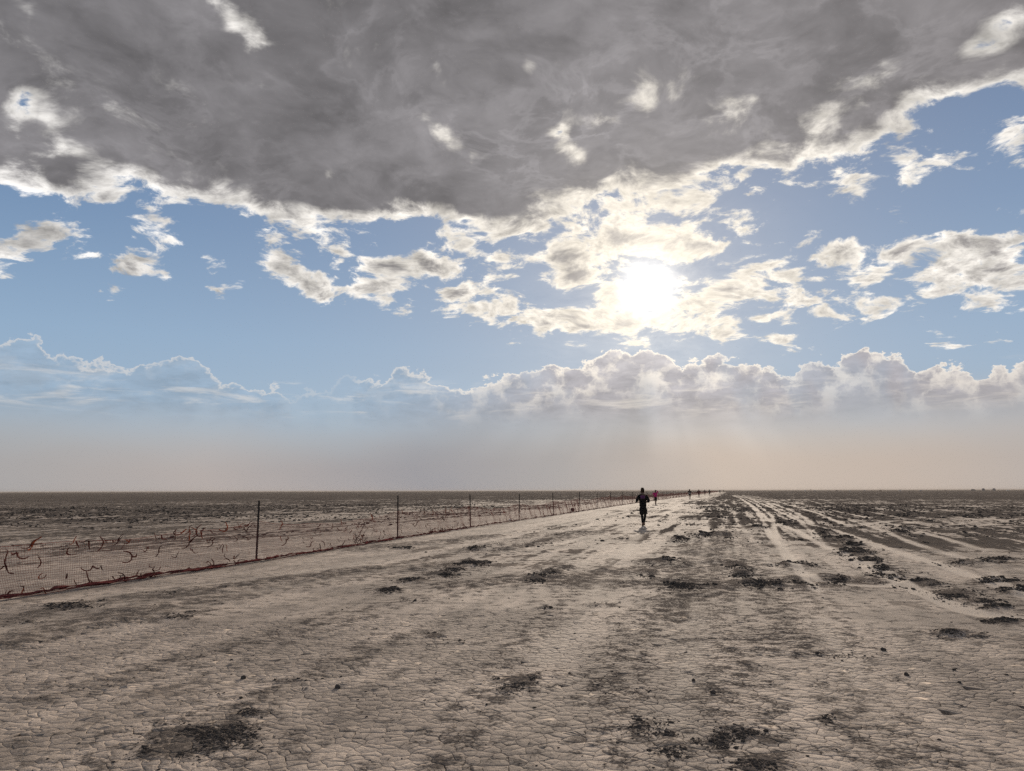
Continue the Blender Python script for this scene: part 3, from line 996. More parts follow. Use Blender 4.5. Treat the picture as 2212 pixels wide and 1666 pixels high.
def strand(co, quads, pts, w):
    """triangular-section cord through pts, appended to co / quads"""
    base = len(co)
    n = len(pts)
    for k, p in enumerate(pts):
        a, b = pts[max(k - 1, 0)], pts[min(k + 1, n - 1)]
        d = (b[0] - a[0], b[1] - a[1], b[2] - a[2])
        L = math.sqrt(d[0] ** 2 + d[1] ** 2 + d[2] ** 2) or 1.0
        d = (d[0] / L, d[1] / L, d[2] / L)
        ref = (0, 0, 1) if abs(d[2]) < 0.7 else (1, 0, 0)
        u = (d[1] * ref[2] - d[2] * ref[1], d[2] * ref[0] - d[0] * ref[2], d[0] * ref[1] - d[1] * ref[0])
        L = math.sqrt(u[0] ** 2 + u[1] ** 2 + u[2] ** 2)
        u = (u[0] / L, u[1] / L, u[2] / L)
        v = (d[1] * u[2] - d[2] * u[1], d[2] * u[0] - d[0] * u[2], d[0] * u[1] - d[1] * u[0])
        ww = w[k] if isinstance(w, (list, np.ndarray)) else w
        for c, s in ((1.0, 0.0), (-0.5, 0.866), (-0.5, -0.866)):
            co.append((p[0] + ww * (c * u[0] + s * v[0]), p[1] + ww * (c * u[1] + s * v[1]), p[2] + ww * (c * u[2] + s * v[2])))
    for k in range(n - 1):
        for q in range(3):
            a, b = base + 3 * k + q, base + 3 * k + (q + 1) % 3
            quads.append((a, b, b + 3, a + 3))


def build_fence():
    rng = random.Random(12)
    root = empty('mesh_fence', (FENCE[0][0], FENCE[0][1], 0))
    tag(root, 'long sagging red mesh fence on thin steel posts running to the horizon', 'fence')
    off = Vector(root.location)
    posts = {h: t_post_mesh(h) for h in (1.46, 1.52, 1.58, 1.40)}
    # lean (radians) and height of the nearest posts as they stand
    lean = {2: (0.03, 1.46), 3: (0.035, 1.52), 4: (-0.015, 1.52), 5: (-0.02, 1.52), 6: (0.01, 1.52), 7: (-0.07, 1.58), 8: (0.0, 1.40), 9: (0.0, 1.58), 10: (-0.05, 1.58)}
    for i, (x, y) in enumerate(FENCE):
        le, h = lean.get(i, (rng.uniform(-0.05, 0.05), rng.choice((1.46, 1.52, 1.58, 1.58))))
        o = bpy.data.objects.new('post', posts[h])
        COL.objects.link(o)
        o.parent = root
        o.location = Vector((x, y, 0)) - off
        o.rotation_euler = (rng.uniform(-0.03, 0.03), le, R(106 + rng.uniform(-12, 12)))

    def top_h(i, f):
        a = {1: 0.92, 2: 0.93, 3: 0.95, 4: 0.98, 5: 0.95, 6: 0.98, 7: 1.02, 8: 1.0}.get(i, 1.02 + 0.12 * math.sin(i * 2.1))
        b = {0: 0.92, 1: 0.93, 2: 0.95, 3: 0.98, 4: 0.95, 5: 0.98, 6: 1.02, 7: 1.0}.get(i, 1.02 + 0.12 * math.sin((i + 1) * 2.1))
        sag = {1: 0.14, 2: 0.20, 3: 0.12, 4: 0.22, 5: 0.20}.get(i, 0.10 + 0.07 * math.sin(i * 3.7))
        return a + (b - a) * f - 4 * sag * f * (1 - f) + 0.02 * math.sin(f * 19 + i)

    # curled scraps of torn web, a few shapes shared by all
    shreds = []
    for k in range(10):
        co, qd = [], []
        for b in range(rng.choice((1, 2, 2, 3))):
            p = Vector((0, 0, 0))
            d = Vector((rng.uniform(-0.6, 0.6), rng.uniform(-0.4, 0.4), -1 if b == 0 else rng.uniform(-0.4, 1.0))).normalized()
            bend = Vector((rng.uniform(-1, 1), rng.uniform(-1, 1), rng.uniform(-0.4, 1.0))) * 0.85
            pts, w = [], []
            n = rng.randint(5, 8)
            for q in range(n):
                pts.append(tuple(p))
                w.append((0.011 + 0.007 * rng.random()) * (1 - 0.5 * q / n))
                p = p + d * 0.03
                d = (d + bend * rng.uniform(0.1, 0.7)).normalized()
            strand(co, qd, pts, w)
        for mi, m in enumerate(SHRED):
            me = bpy.data.meshes.new('torn_strand')
            me.from_pydata(co, [], qd)
            me.materials.append(m)
            shreds.append((mi, me))
    count = {1: 105, 2: 75, 3: 75, 4: 24, 8: 20}
    for i in range(len(FENCE) - 1):
        (x0, y0), (x1, y1) = FENCE[i], FENCE[i + 1]
        L = math.hypot(x1 - x0, y1 - y0)
        nx, ny = (y1 - y0) / L, -(x1 - x0) / L
        ph = rng.uniform(0, 6.28)
        base = Vector((x0, y0, 0)) - off

        def pt(f, g, i=i, base=base, L=L, nx=nx, ny=ny, ph=ph, dx=x1 - x0, dy=y1 - y0):
            """f along the bay, g 0..1 from the ground up; the web bellies and leans"""
            z = 0.02 + g * (top_h(i, f) - 0.02)
            b = (0.10 * math.sin(math.pi * f) * math.sin(3.1 * g + 0.3) + 0.03 * math.sin(f * 23 + ph + 4 * g) + 0.02 * math.sin(f * 51 + 2 * ph)) * (1 - 0.3 * g)
            b += 0.16 * (1 - g) ** 4
            sh = 0.05 * math.sin(f * 13 + ph) * g
            return (base.x + dx * f + nx * b + dx / L * sh, base.y + dy * f + ny * b + dy / L * sh, base.z + z)
        mid = math.hypot(0.5 * (x0 + x1), 0.5 * (y0 + y1))
        near = mid < 60
        if mid < 130:
            step, rows, w = (0.042, 21, 0.0021) if near else (0.075, 14, 0.0026)
        else:
            step, rows, w = 0.16, 8, 0.0055
        cols = max(int(L / step), 8)
        seg = 10 if near else 5
        co, qd = [], []
        for c in range(cols + 1):
            f = c / cols
            strand(co, qd, [pt(f, g / seg) for g in range(seg + 1)], w)
        hs = 60 if near else 24
        for r_ in range(rows + 1):
            g = r_ / rows
            strand(co, qd, [pt(f / hs, g) for f in range(hs + 1)], w * (2.2 if r_ == rows else 1.0))
        me = fast_mesh('mesh_panel', np.array(co), np.array(qd), WEB)
        panel = bpy.data.objects.new('mesh_panel', me)
        COL.objects.link(panel)
        panel.parent = root
        # the slack web bundled along the ground
        co, qd = [], []
        for b in range(4 if i < 4 else (3 if mid < 130 else 1)):
            pts, w = [], []
            n = 70 if near else 24
            for q in range(n + 1):
                f = q / n
                k = 0.5 + 0.5 * math.sin(f * (9 + 4 * b) + ph + b)
                p = pt(f, 0.0)
                sd = 0.06 * (b - 1) + 0.07 * math.sin(f * 17 + b * 2 + ph) + 0.04 * rng.random()
                pts.append((p[0] + nx * sd, p[1] + ny * sd, p[2] + 0.012 + 0.035 * k * rng.uniform(0.4, 1.2)))
                w.append(0.005 + 0.027 * k * k * rng.uniform(0.1, 1.5))
            strand(co, qd, pts, w)
        me = fast_mesh('bundled_hem', np.array(co), np.array(qd), ROLL)
        hem = bpy.data.objects.new('bundled_hem', me)
        COL.objects.link(hem)
        hem.parent = root
        for k in range(count.get(i, 0)):
            if i == 1:
                f = rng.uniform(0.22, 1.0)
            elif i == 2:
                f = rng.choice((rng.uniform(0.05, 0.6), rng.uniform(0.55, 0.85), rng.uniform(0.55, 0.7)))
            elif i == 8:
                f = rng.uniform(0.3, 1.0)
            else:
                f = rng.uniform(0.02, 0.98)
            u = rng.random()
            g = 1.0 if u < 0.28 else (rng.uniform(0.0, 0.12) if u < 0.5 else rng.uniform(0.1, 0.95))
            if i == 2 and 0.55 < f < 0.75:
                g = rng.uniform(0, 0.9)
            mi = rng.choices((0, 1, 2), (5, 3 if g > 0.9 else 1, 3))[0]
            me = rng.choice([m for q, m in shreds if q == mi])
            o = bpy.data.objects.new('torn_strand', me)
            COL.objects.link(o)
            o.parent = panel
            o.location = pt(f, g)
            o.rotation_euler = (rng.uniform(-0.5, 0.5), rng.uniform(-0.5, 0.5) + (math.pi if g < 0.1 else 0), rng.uniform(0, 6.28))
            s = rng.uniform(0.5, 1.25)
            o.scale = (s, s, s)
    return root


build_fence()


# ------------------------------------------------------------------ people
QUEUE = []


def skin(name, joints, edges, mat, parent, sub=2, root=0):
    """joints: {key: (x, y, z, r) or (x, y, z, rx, ry)}; a continuous surface grown round the bones"""
    keys = list(joints)
    idx = {k: i for i, k in enumerate(keys)}
    me = bpy.data.meshes.new(name)
    me.from_pydata([joints[k][:3] for k in keys], [(idx[a], idx[b]) for a, b in edges], [])
    o = bpy.data.objects.new(name, me)
    COL.objects.link(o)
    m = o.modifiers.new('skin', 'SKIN')
    m.use_smooth_shade = True
    m.branch_smoothing = 0.4
    lay = me.skin_vertices[0].data
    for k in keys:
        r = joints[k][3:]
        lay[idx[k]].radius = (r[0], r[1] if len(r) > 1 else r[0])
        lay[idx[k]].use_root = idx[k] == root
    s = o.modifiers.new('sub', 'SUBSURF')
    s.levels = s.render_levels = sub
    QUEUE.append((o, mat))
    o.parent = parent
    return o


def flush_skins():
    dg = bpy.context.evaluated_depsgraph_get()
    dg.update()
    done = []
    for o, mat in QUEUE:
        me = bpy.data.meshes.new_from_object(o.evaluated_get(dg))
        done.append((o, me, mat))
    for o, me, mat in done:
        o.modifiers.clear()
        old = o.data
        me.name = o.name
        o.data = me
        bpy.data.meshes.remove(old)
        me.materials.clear()
        me.materials.append(mat)
        me.shade_smooth()
    QUEUE.clear()


def cloth(name, col, rough=0.9):
    return simple(name, col, max(rough, 0.9), 0.03, 0.25, 35.0)


SKIN_TAN = simple('tanned_skin', (0.16, 0.085, 0.055), 0.6, 0.35, 0.1, 30.0)
SKIN_PALE = simple('fair_skin', (0.34, 0.20, 0.145), 0.6, 0.35, 0.1, 30.0)
BLACK = cloth('black_running_cloth', (0.0065, 0.0065, 0.008))
BLACK2 = cloth('black_stretch_cloth', (0.010, 0.010, 0.012), 0.7)
PINK = cloth('hot_pink_shirt_cloth', (0.42, 0.014, 0.14))
MAROON = cloth('dark_red_cloth', (0.075, 0.010, 0.014))
MAUVE = cloth('mauve_cloth', (0.05, 0.022, 0.028))
WHITE = cloth('white_cloth', (0.62, 0.62, 0.62))
BROWN = cloth('brown_cloth', (0.035, 0.022, 0.016))
HAIR_D = cloth('dark_brown_hair', (0.022, 0.012, 0.008), 0.7)
SHOE_B = cloth('dusty_brown_shoe', (0.095, 0.062, 0.040))
SHOE_G = cloth('grey_shoe', (0.14, 0.14, 0.14))
PURPLE = cloth('purple_print', (0.26, 0.075, 0.24))


def hand_joints(j, e, side, wrist, palm_dir, key):
    """palm with four fingers of different length and a thumb leaving its side, all slightly curled"""
    w = Vector(wrist)
    d = Vector(palm_dir).normalized()
    across = d.cross(Vector((0, 0, 1)))
    across = (across.normalized() if across.length > 0.1 else Vector((1, 0, 0))) * side
    down = d.cross(across).normalized()
    p1, p2 = w + d * 0.035, w + d * 0.085
    j[key + 'pa'] = (*p1, 0.026, 0.018)
    j[key + 'pb'] = (*p2, 0.030, 0.016)
    e += [(key + 'w', key + 'pa'), (key + 'pa', key + 'pb')]
    for f, (sp, ln) in enumerate(((-0.030, 0.072), (-0.010, 0.084), (0.011, 0.078), (0.031, 0.060))):
        a = p2 + across * sp * 0.9 + d * 0.018
        b = a + d * ln * 0.5 + down * 0.008
        c = b + d * ln * 0.38 + down * ln * 0.35
        for q, p, r in (('a', a, 0.0095), ('b', b, 0.0088), ('c', c, 0.0078)):
            j['%sf%d%s' % (key, f, q)] = (*p, r)
        e += [(key + 'pb', '%sf%da' % (key, f)), ('%sf%da' % (key, f), '%sf%db' % (key, f)), ('%sf%db' % (key, f), '%sf%dc' % (key, f))]
    a = p1 - across * 0.030 + d * 0.012
    b = a - across * 0.020 + d * 0.034 + down * 0.012
    j[key + 'ta'] = (*a, 0.011)
    j[key + 'tb'] = (*b, 0.0088)
    e += [(key + 'pa', key + 'ta'), (key + 'ta', key + 'tb')]


def person(label, loc, heading, tall, pose, wear, group=None, fine=False):
    root = empty('person', (loc[0], loc[1], height(loc[0], loc[1])), -R(heading))
    tag(root, label, 'person', group)
    k = tall / 1.78
    root.scale = (k * (1.0 if fine else 1.22), k, k)
    J = dict(pel=(0, 0, 0.96), wai=(0, 0.01, 1.10), che=(0, 0.04, 1.31), nek=(0, 0.05, 1.475), nec=(0, 0.06, 1.54), hea=(0, 0.075, 1.645), top=(0, 0.07, 1.715),
             Ls=(-0.175, 0.035, 1.435), Rs=(0.175, 0.035, 1.435), Le=(-0.27, -0.06, 1.18), Re=(0.27, -0.06, 1.18), Lw=(-0.22, 0.16, 1.12), Rw=(0.22, 0.16, 1.12),
             Lh=(-0.085, 0.0, 0.93), Rh=(0.085, 0.0, 0.93), Lk=(-0.085, 0.05, 0.50), Rk=(0.085, 0.05, 0.50), La=(-0.07, 0.0, 0.085), Ra=(0.07, 0.0, 0.085), Lt=(-0.075, 0.15, 0.03), Rt=(0.075, 0.15, 0.03), Lb=(-0.07, -0.04, 0.04), Rb=(0.07, -0.04, 0.04))
    J.update(pose)
    rad = dict(pel=(0.150, 0.115), wai=(0.130, 0.100), che=(0.160, 0.115), nek=(0.105, 0.085), nec=(0.068, 0.068), hea=(0.088, 0.105), top=(0.062, 0.075), Ls=0.062, Rs=0.062, Le=0.043, Re=0.043, Lw=0.028, Rw=0.028,
               Lh=0.092, Rh=0.092, Lk=0.058, Rk=0.058, La=0.037, Ra=0.037, Lt=(0.040, 0.026), Rt=(0.040, 0.026), Lb=0.030, Rb=0.030)

    def jr(key, grow=0.0, scale=1.0):
        r = rad[key]
        r = r if isinstance(r, tuple) else (r, r)
        return (*J[key], r[0] * scale + grow, r[1] * scale + grow)

    def mixj(a, b, f, r):
        p = Vector(J[a]).lerp(Vector(J[b]), f)
        return (*p, *(r if isinstance(r, tuple) else (r, r)))
    # body, one surface
    body = {q: jr(q) for q in rad}
    for s in 'LR':
        body[s + 'c'] = mixj(s + 'k', s + 'a', 0.32, 0.056)      # calf
        body[s + 'q'] = mixj(s + 'h', s + 'k', 0.45, 0.080)
        body[s + 'f'] = mixj(s + 'e', s + 'w', 0.3, 0.042)
    ed = [('pel', 'wai'), ('wai', 'che'), ('che', 'nek'), ('nek', 'nec'), ('nec', 'hea'), ('hea', 'top')]
    for s in 'LR':
        ed += [('che', s + 's'), (s + 's', s + 'e'), (s + 'e', s + 'f'), (s + 'f', s + 'w'), ('pel', s + 'h'), (s + 'h', s + 'q'), (s + 'q', s + 'k'), (s + 'k', s + 'c'), (s + 'c', s + 'a'), (s + 'a', s + 't'), (s + 'a', s + 'b')]
        side = -1 if s == 'L' else 1
        d = Vector(J[s + 'w']) - Vector(J[s + 'e'])
        if fine:
            hand_joints(body, ed, side, J[s + 'w'], d, s)
        else:
            p = Vector(J[s + 'w']) + d.normalized() * 0.07
            body[s + 'p'] = (*p, 0.034, 0.022)
            ed.append((s + 'w', s + 'p'))
    # face: nose, chin, ears
    h = Vector(J['hea'])
    body['nose'] = (h.x, h.y + 0.125, h.z - 0.01, 0.014)
    body['chin'] = (h.x, h.y + 0.075, h.z - 0.075, 0.030)
    body['earL'] = (h.x - 0.088, h.y - 0.005, h.z - 0.005, 0.014, 0.022)
    body['earR'] = (h.x + 0.088, h.y - 0.005, h.z - 0.005, 0.014, 0.022)
    ed += [('hea', 'nose'), ('hea', 'chin'), ('hea', 'earL'), ('hea', 'earR')]
    skin('body', body, ed, wear['skin'], root, 2 if fine else 1)
    # shirt
    sh = {q: jr(q, 0.034) for q in ('wai', 'che', 'nek', 'Ls', 'Rs')}
    sh['wai'] = (*J['wai'], 0.195, 0.145)
    sh['che'] = (*J['che'], 0.215, 0.155)
    sh['hem'] = (J['pel'][0], J['pel'][1], J['pel'][2] - 0.06, 0.225, 0.165)
    se = [('hem', 'wai'), ('wai', 'che'), ('che', 'nek')]
    for s in 'LR':
        f = wear.get('sleeve', 1.0)
        se += [('che', s + 's')]
        if f < 1.0:
            sh[s + 'e'] = mixj(s + 's', s + 'e', f, 0.062)
            se += [(s + 's', s + 'e')]
        else:
            sh[s + 'e'] = jr(s + 'e', 0.028)
            sh[s + 'w'] = jr(s + 'w', 0.018)
            se += [(s + 's', s + 'e'), (s + 'e', s + 'w')]
    skin('shirt', sh, se, wear['shirt'], root)
    # shorts
    f = wear.get('short', 0.9)
    so = {'top': (J['pel'][0], J['pel'][1], J['pel'][2] + 0.06, 0.195, 0.150), 'pel': (*J['pel'], 0.210, 0.160)}
    sed = [('top', 'pel')]
    for s in 'LR':
        so[s + 'h'] = jr(s + 'h', 0.045)
        so[s + 'm'] = mixj(s + 'h', s + 'k', f * 0.55, 0.125)
        so[s + 'k'] = mixj(s + 'h', s + 'k', f, 0.105)
        sed += [('pel', s + 'h'), (s + 'h', s + 'm'), (s + 'm', s + 'k')]
    skin('shorts', so, sed, wear['shorts'], root)
    if wear.get('legging'):
        for s in 'LR':
            lg = {'a': mixj(s + 'h', s + 'k', 0.8, 0.070), 'k': jr(s + 'k', 0.008), 'c': mixj(s + 'k', s + 'a', 0.32, 0.064), 'z': mixj(s + 'k', s + 'a', 0.9, 0.046)}
            skin('legging', lg, [('a', 'k'), ('k', 'c'), ('c', 'z')], wear['legging'], root, 1)
    for s in 'LR':
        a, t, b = Vector(J[s + 'a']), Vector(J[s + 't']), Vector(J[s + 'b'])
        m = b.lerp(t, 0.5)
        sho = {'b': (*b, 0.045, 0.042), 'm': (*m, 0.048, 0.040), 't': (*t, 0.046, 0.030), 'a': (a.x, a.y - 0.005, a.z + 0.02, 0.048)}
        skin('shoe', sho, [('b', 'm'), ('m', 't'), ('b', 'a')], wear['shoe'], root, 1)
    # hair
    hr = {'a': (h.x, h.y - 0.035, h.z + 0.0, 0.098, 0.085), 'b': (h.x, h.y - 0.012, h.z + 0.075, 0.090, 0.085), 'n': (h.x, h.y - 0.055, h.z - 0.065, 0.066, 0.045)}
    he = [('n', 'a'), ('a', 'b')]
    rng = random.Random(len(label))
    if wear.get('spiky'):
        for q in range(7):
            a = q * 0.9
            hr['s%d' % q] = (h.x + 0.06 * math.cos(a), h.y - 0.01 + 0.06 * math.sin(a), h.z + 0.145 + rng.uniform(-0.01, 0.03), 0.014)
            he.append(('b', 's%d' % q))
    skin('hair', hr, he, wear['hair'], root, 2 if fine else 1)
    return root


def bar(bm, a, b, w, t):
    """flat strip on a back panel from a to b (x, z), width w, thickness t"""
    (x0, z0), (x1, z1) = a, b
    L = math.hypot(x1 - x0, z1 - z0) or 1
    ox, oz = -(z1 - z0) / L * w / 2, (x1 - x0) / L * w / 2
    v = [bm.verts.new(p) for p in ((x0 + ox, 0, z0 + oz), (x1 + ox, 0, z1 + oz), (x1 - ox, 0, z1 - oz), (x0 - ox, 0, z0 - oz),
                                  (x0 + ox, -t, z0 + oz), (x1 + ox, -t, z1 + oz), (x1 - ox, -t, z1 - oz), (x0 - ox, -t, z0 - oz))]
    for f in ((0, 1, 2, 3), (7, 6, 5, 4), (0, 4, 5, 1), (1, 5, 6, 2), (2, 6, 7, 3), (3, 7, 4, 0)):
        bm.faces.new([v[q] for q in f])


def build_people():
    # the nearest runner
    x, y = ground_at(1390, 1136.5)
    pose = dict(Le=(-0.275, -0.05, 1.185), Re=(0.285, -0.07, 1.15), Lw=(-0.31, 0.17, 1.12), Rw=(0.22, 0.17, 1.13),
                Lk=(-0.055, 0.02, 0.50), La=(-0.035, -0.06, 0.085), Lb=(-0.035, -0.10, 0.045), Lt=(-0.040, 0.10, 0.03),
                Rk=(0.095, 0.20, 0.52), Ra=(0.030, 0.16, 0.11), Rb=(0.030, 0.12, 0.07), Rt=(0.045, 0.32, 0.06), Rh=(0.085, 0.01, 0.93))
    p = person('runner in black clothes with a purple print on the back, nearest the camera', (x, y), 10.0, 1.79, pose,
               dict(skin=SKIN_TAN, shirt=BLACK, shorts=BLACK2, legging=BLACK2, shoe=SHOE_B, hair=HAIR_D, short=1.02, spiky=True), fine=True)
    vest = skin('hydration_vest', {'a': (0, -0.135, 1.20, 0.135, 0.055), 'b': (0, -0.125, 1.33, 0.150, 0.060), 'c': (0, -0.085, 1.46, 0.135, 0.045)}, [('a', 'b'), ('b', 'c')], BLACK2, p)
    bm = bmesh.new()
    W, H = 0.088, 0.054
    for a, b in (((-W, -H), (W, -H)), ((W, -H), (W, H)), ((W, H), (-W, H)), ((-W, H), (-W, -H))):
        bar(bm, a, b, 0.014, 0.004)
    for cx in (-0.052, 0.0, 0.050):                       # rounded unreadable characters
        pts = [(cx + 0.018 * math.cos(q * 0.9) * (1 if q % 2 else 0.7), 0.030 * math.sin(q * 0.9 + cx * 20)) for q in range(6)]
        for a, b in zip(pts[:-1], pts[1:]):
            bar(bm, a, b, 0.011, 0.0035)
    me = bpy.data.meshes.new('back_print')
    bm.to_mesh(me)
    bm.free()
    me.materials.append(PURPLE)
    o = bpy.data.objects.new('back_print', me)
    COL.objects.link(o)
    o.parent = vest
    o.location = (0, -0.196, 1.365)
    o.rotation_euler = (R(-14), 0, 0)
    collar = skin('collar', {'a': (-0.035, -0.018, 1.525, 0.016), 'b': (0, -0.030, 1.520, 0.016), 'c': (0.035, -0.018, 1.525, 0.016)}, [('a', 'b'), ('b', 'c')], cloth('grey_collar', (0.18, 0.17, 0.17)), p, 1)

    x, y = ground_at(1416.5, 1090.5)
    pose = dict(Rs=(0.175, 0.035, 1.45), Re=(0.33, 0.06, 1.56), Rw=(0.12, 0.10, 1.70), Le=(-0.34, -0.10, 1.22), Lw=(-0.20, 0.10, 1.20),
                Rk=(0.075, 0.02, 0.50), Ra=(0.02, -0.10, 0.12), Rb=(0.02, -0.13, 0.085), Rt=(0.02, 0.02, 0.02), Lk=(-0.06, 0.10, 0.50), La=(-0.03, 0.10, 0.085), Lb=(-0.03, 0.06, 0.045), Lt=(-0.03, 0.25, 0.03))
    person('runner in a bright pink shirt and black tights with one hand raised to the head', (x, y), 14.0, 1.74, pose,
           dict(skin=SKIN_TAN, shirt=PINK, shorts=BLACK, shoe=SHOE_G, hair=HAIR_D, short=1.15), fine=True)

    G = 'runners far along the fence'
    run_a = dict(Le=(-0.29, -0.03, 1.20), Re=(0.29, -0.03, 1.20), Lw=(-0.22, 0.18, 1.10), Rw=(0.22, 0.18, 1.10), Lk=(-0.075, 0.03, 0.50), Rk=(0.085, 0.16, 0.52), Ra=(0.08, 0.02, 0.16), Rt=(0.08, 0.14, 0.08), Rb=(0.08, -0.02, 0.12))
    run_b = dict(Le=(-0.31, -0.06, 1.20), Re=(0.33, 0.0, 1.24), Lw=(-0.25, 0.10, 1.02), Rw=(0.24, 0.20, 1.12), Lk=(-0.06, 0.02, 0.50), La=(-0.04, -0.05, 0.085), Rk=(0.085, 0.02, 0.48), Ra=(0.06, -0.14, 0.18), Rt=(0.06, -0.02, 0.08), Rb=(0.06, -0.18, 0.15))

    def far(label, px, dist, tall, pose, wear):
        a = R(bearing(px, 1061)[0])
        person(label, (dist * math.sin(a), dist * math.cos(a)), 16.0, tall, pose, wear, G)
    p3a = R(bearing(1489.5, 1061)[0])
    far('runner in a black top with a white band at the waist and bare legs', 1489.5, 146, 1.90, run_a, dict(skin=SKIN_TAN, shirt=BLACK, shorts=BLACK2, shoe=SHOE_G, hair=HAIR_D, short=0.6, sleeve=0.6))
    top = [o for o in bpy.data.objects if o.name.startswith('person')][-1]
    skin('waist_band', {'a': (-0.17, 0, 1.06, 0.05, 0.07), 'b': (0, -0.10, 1.03, 0.055, 0.075), 'c': (0.17, 0, 1.06, 0.05, 0.07)}, [('a', 'b'), ('b', 'c')], WHITE, top, 1)
    far('runner in dark red clothes with both elbows out, beside the fence', 1509.5, 182, 1.86, run_b, dict(skin=SKIN_TAN, shirt=MAROON, shorts=MAROON, shoe=SHOE_G, hair=HAIR_D, short=0.75))
    far('runner in mauve clothes half lost against the fence', 1522.2, 255, 1.86, run_b, dict(skin=SKIN_PALE, shirt=MAUVE, shorts=MAUVE, shoe=SHOE_G, hair=HAIR_D, short=0.8))
    far('runner in black shirt and dark shorts, clear of the fence end', 1532.5, 235, 1.90, run_a, dict(skin=SKIN_TAN, shirt=BLACK, shorts=BLACK2, shoe=SHOE_B, hair=HAIR_D, short=0.7, sleeve=0.6))
    far('small dark figure of a runner where fence and horizon meet', 1555, 390, 1.86, run_b, dict(skin=SKIN_TAN, shirt=BLACK2, shorts=BLACK, shoe=SHOE_G, hair=HAIR_D))
    far('tiny brown figure of a runner just right of the fence end', 1563, 520, 1.86, run_a, dict(skin=SKIN_TAN, shirt=BROWN, shorts=BROWN, shoe=SHOE_G, hair=HAIR_D))
    flush_skins()


build_people()


# ------------------------------------------------------------------ far camp on the right of the horizon
CANVAS = [simple('pale_tent_cloth', (0.45, 0.42, 0.38)), simple('grey_tent_cloth', (0.16, 0.16, 0.17)), simple('brown_tent_cloth', (0.20, 0.14, 0.10))]


def polar(px, dist):
    a = R(bearing(px, 1061)[0])
    return dist * math.sin(a), dist * math.cos(a), -a


def dome_tent(label, px, dist, w, h, mat):
    x, y, rz = polar(px, dist)
    root = tag(empty('dome_tent', (x, y, 0), rz), label, 'tent', 'tents on the horizon')
    co, f = [], []
    n, m = 14, 6
    for i in range(m):
        e = math.pi / 2 * i / m
        for j in range(n):
            a = 2 * math.pi * j / n
            k = 1 + 0.06 * math.cos(4 * a)
            co.append((w / 2 * k * math.cos(e) ** 0.8 * math.cos(a), w / 2 * k * math.cos(e) ** 0.8 * math.sin(a), h * math.sin(e)))
    co.append((0, 0, h))
    for i in range(m - 1):
        for j in range(n):
            f.append((i * n + j, i * n + (j + 1) % n, (i + 1) * n + (j + 1) % n, (i + 1) * n + j))
    for j in range(n):
        f.append(((m - 1) * n + j, (m - 1) * n + (j + 1) % n, m * n))
    mesh_obj('canopy', co, f, mat, root, True)
    co, q = [], []
    for s in (-1, 1):
        strand(co, q, [(w / 2 * 1.03 * math.cos(t), s * w / 2 * 1.03 * math.cos(t), h * 1.02 * math.sin(t)) for t in [math.pi * k / 12 for k in range(13)]], 0.02)
    mesh_obj('pole', co, q, STEEL, root)
    mesh_obj('door_flap', [(-w * .16, -w * .47, 0.0), (w * .16, -w * .47, 0.0), (0, -w * .36, h * .72), (0, -w * .44, h * .3)], [(0, 1, 3), (0, 3, 2), (1, 2, 3)], CANVAS[1], root)
    return root


def box_mesh(parts):
    co, f = [], []
    for x0, x1, y0, y1, z0, z1 in parts:
        b = len(co)
        co += [(x0, y0, z0), (x1, y0, z0), (x1, y1, z0), (x0, y1, z0), (x0, y0, z1), (x1, y0, z1), (x1, y1, z1), (x0, y1, z1)]
        f += [tuple(b + q for q in t) for t in ((3, 2, 1, 0), (4, 5, 6, 7), (0, 1, 5, 4), (1, 2, 6, 5), (2, 3, 7, 6), (3, 0, 4, 7))]
    return co, f


ORD = ('first', 'second', 'third', 'fourth', 'fifth', 'sixth', 'seventh', 'eighth', 'ninth', 'tenth')


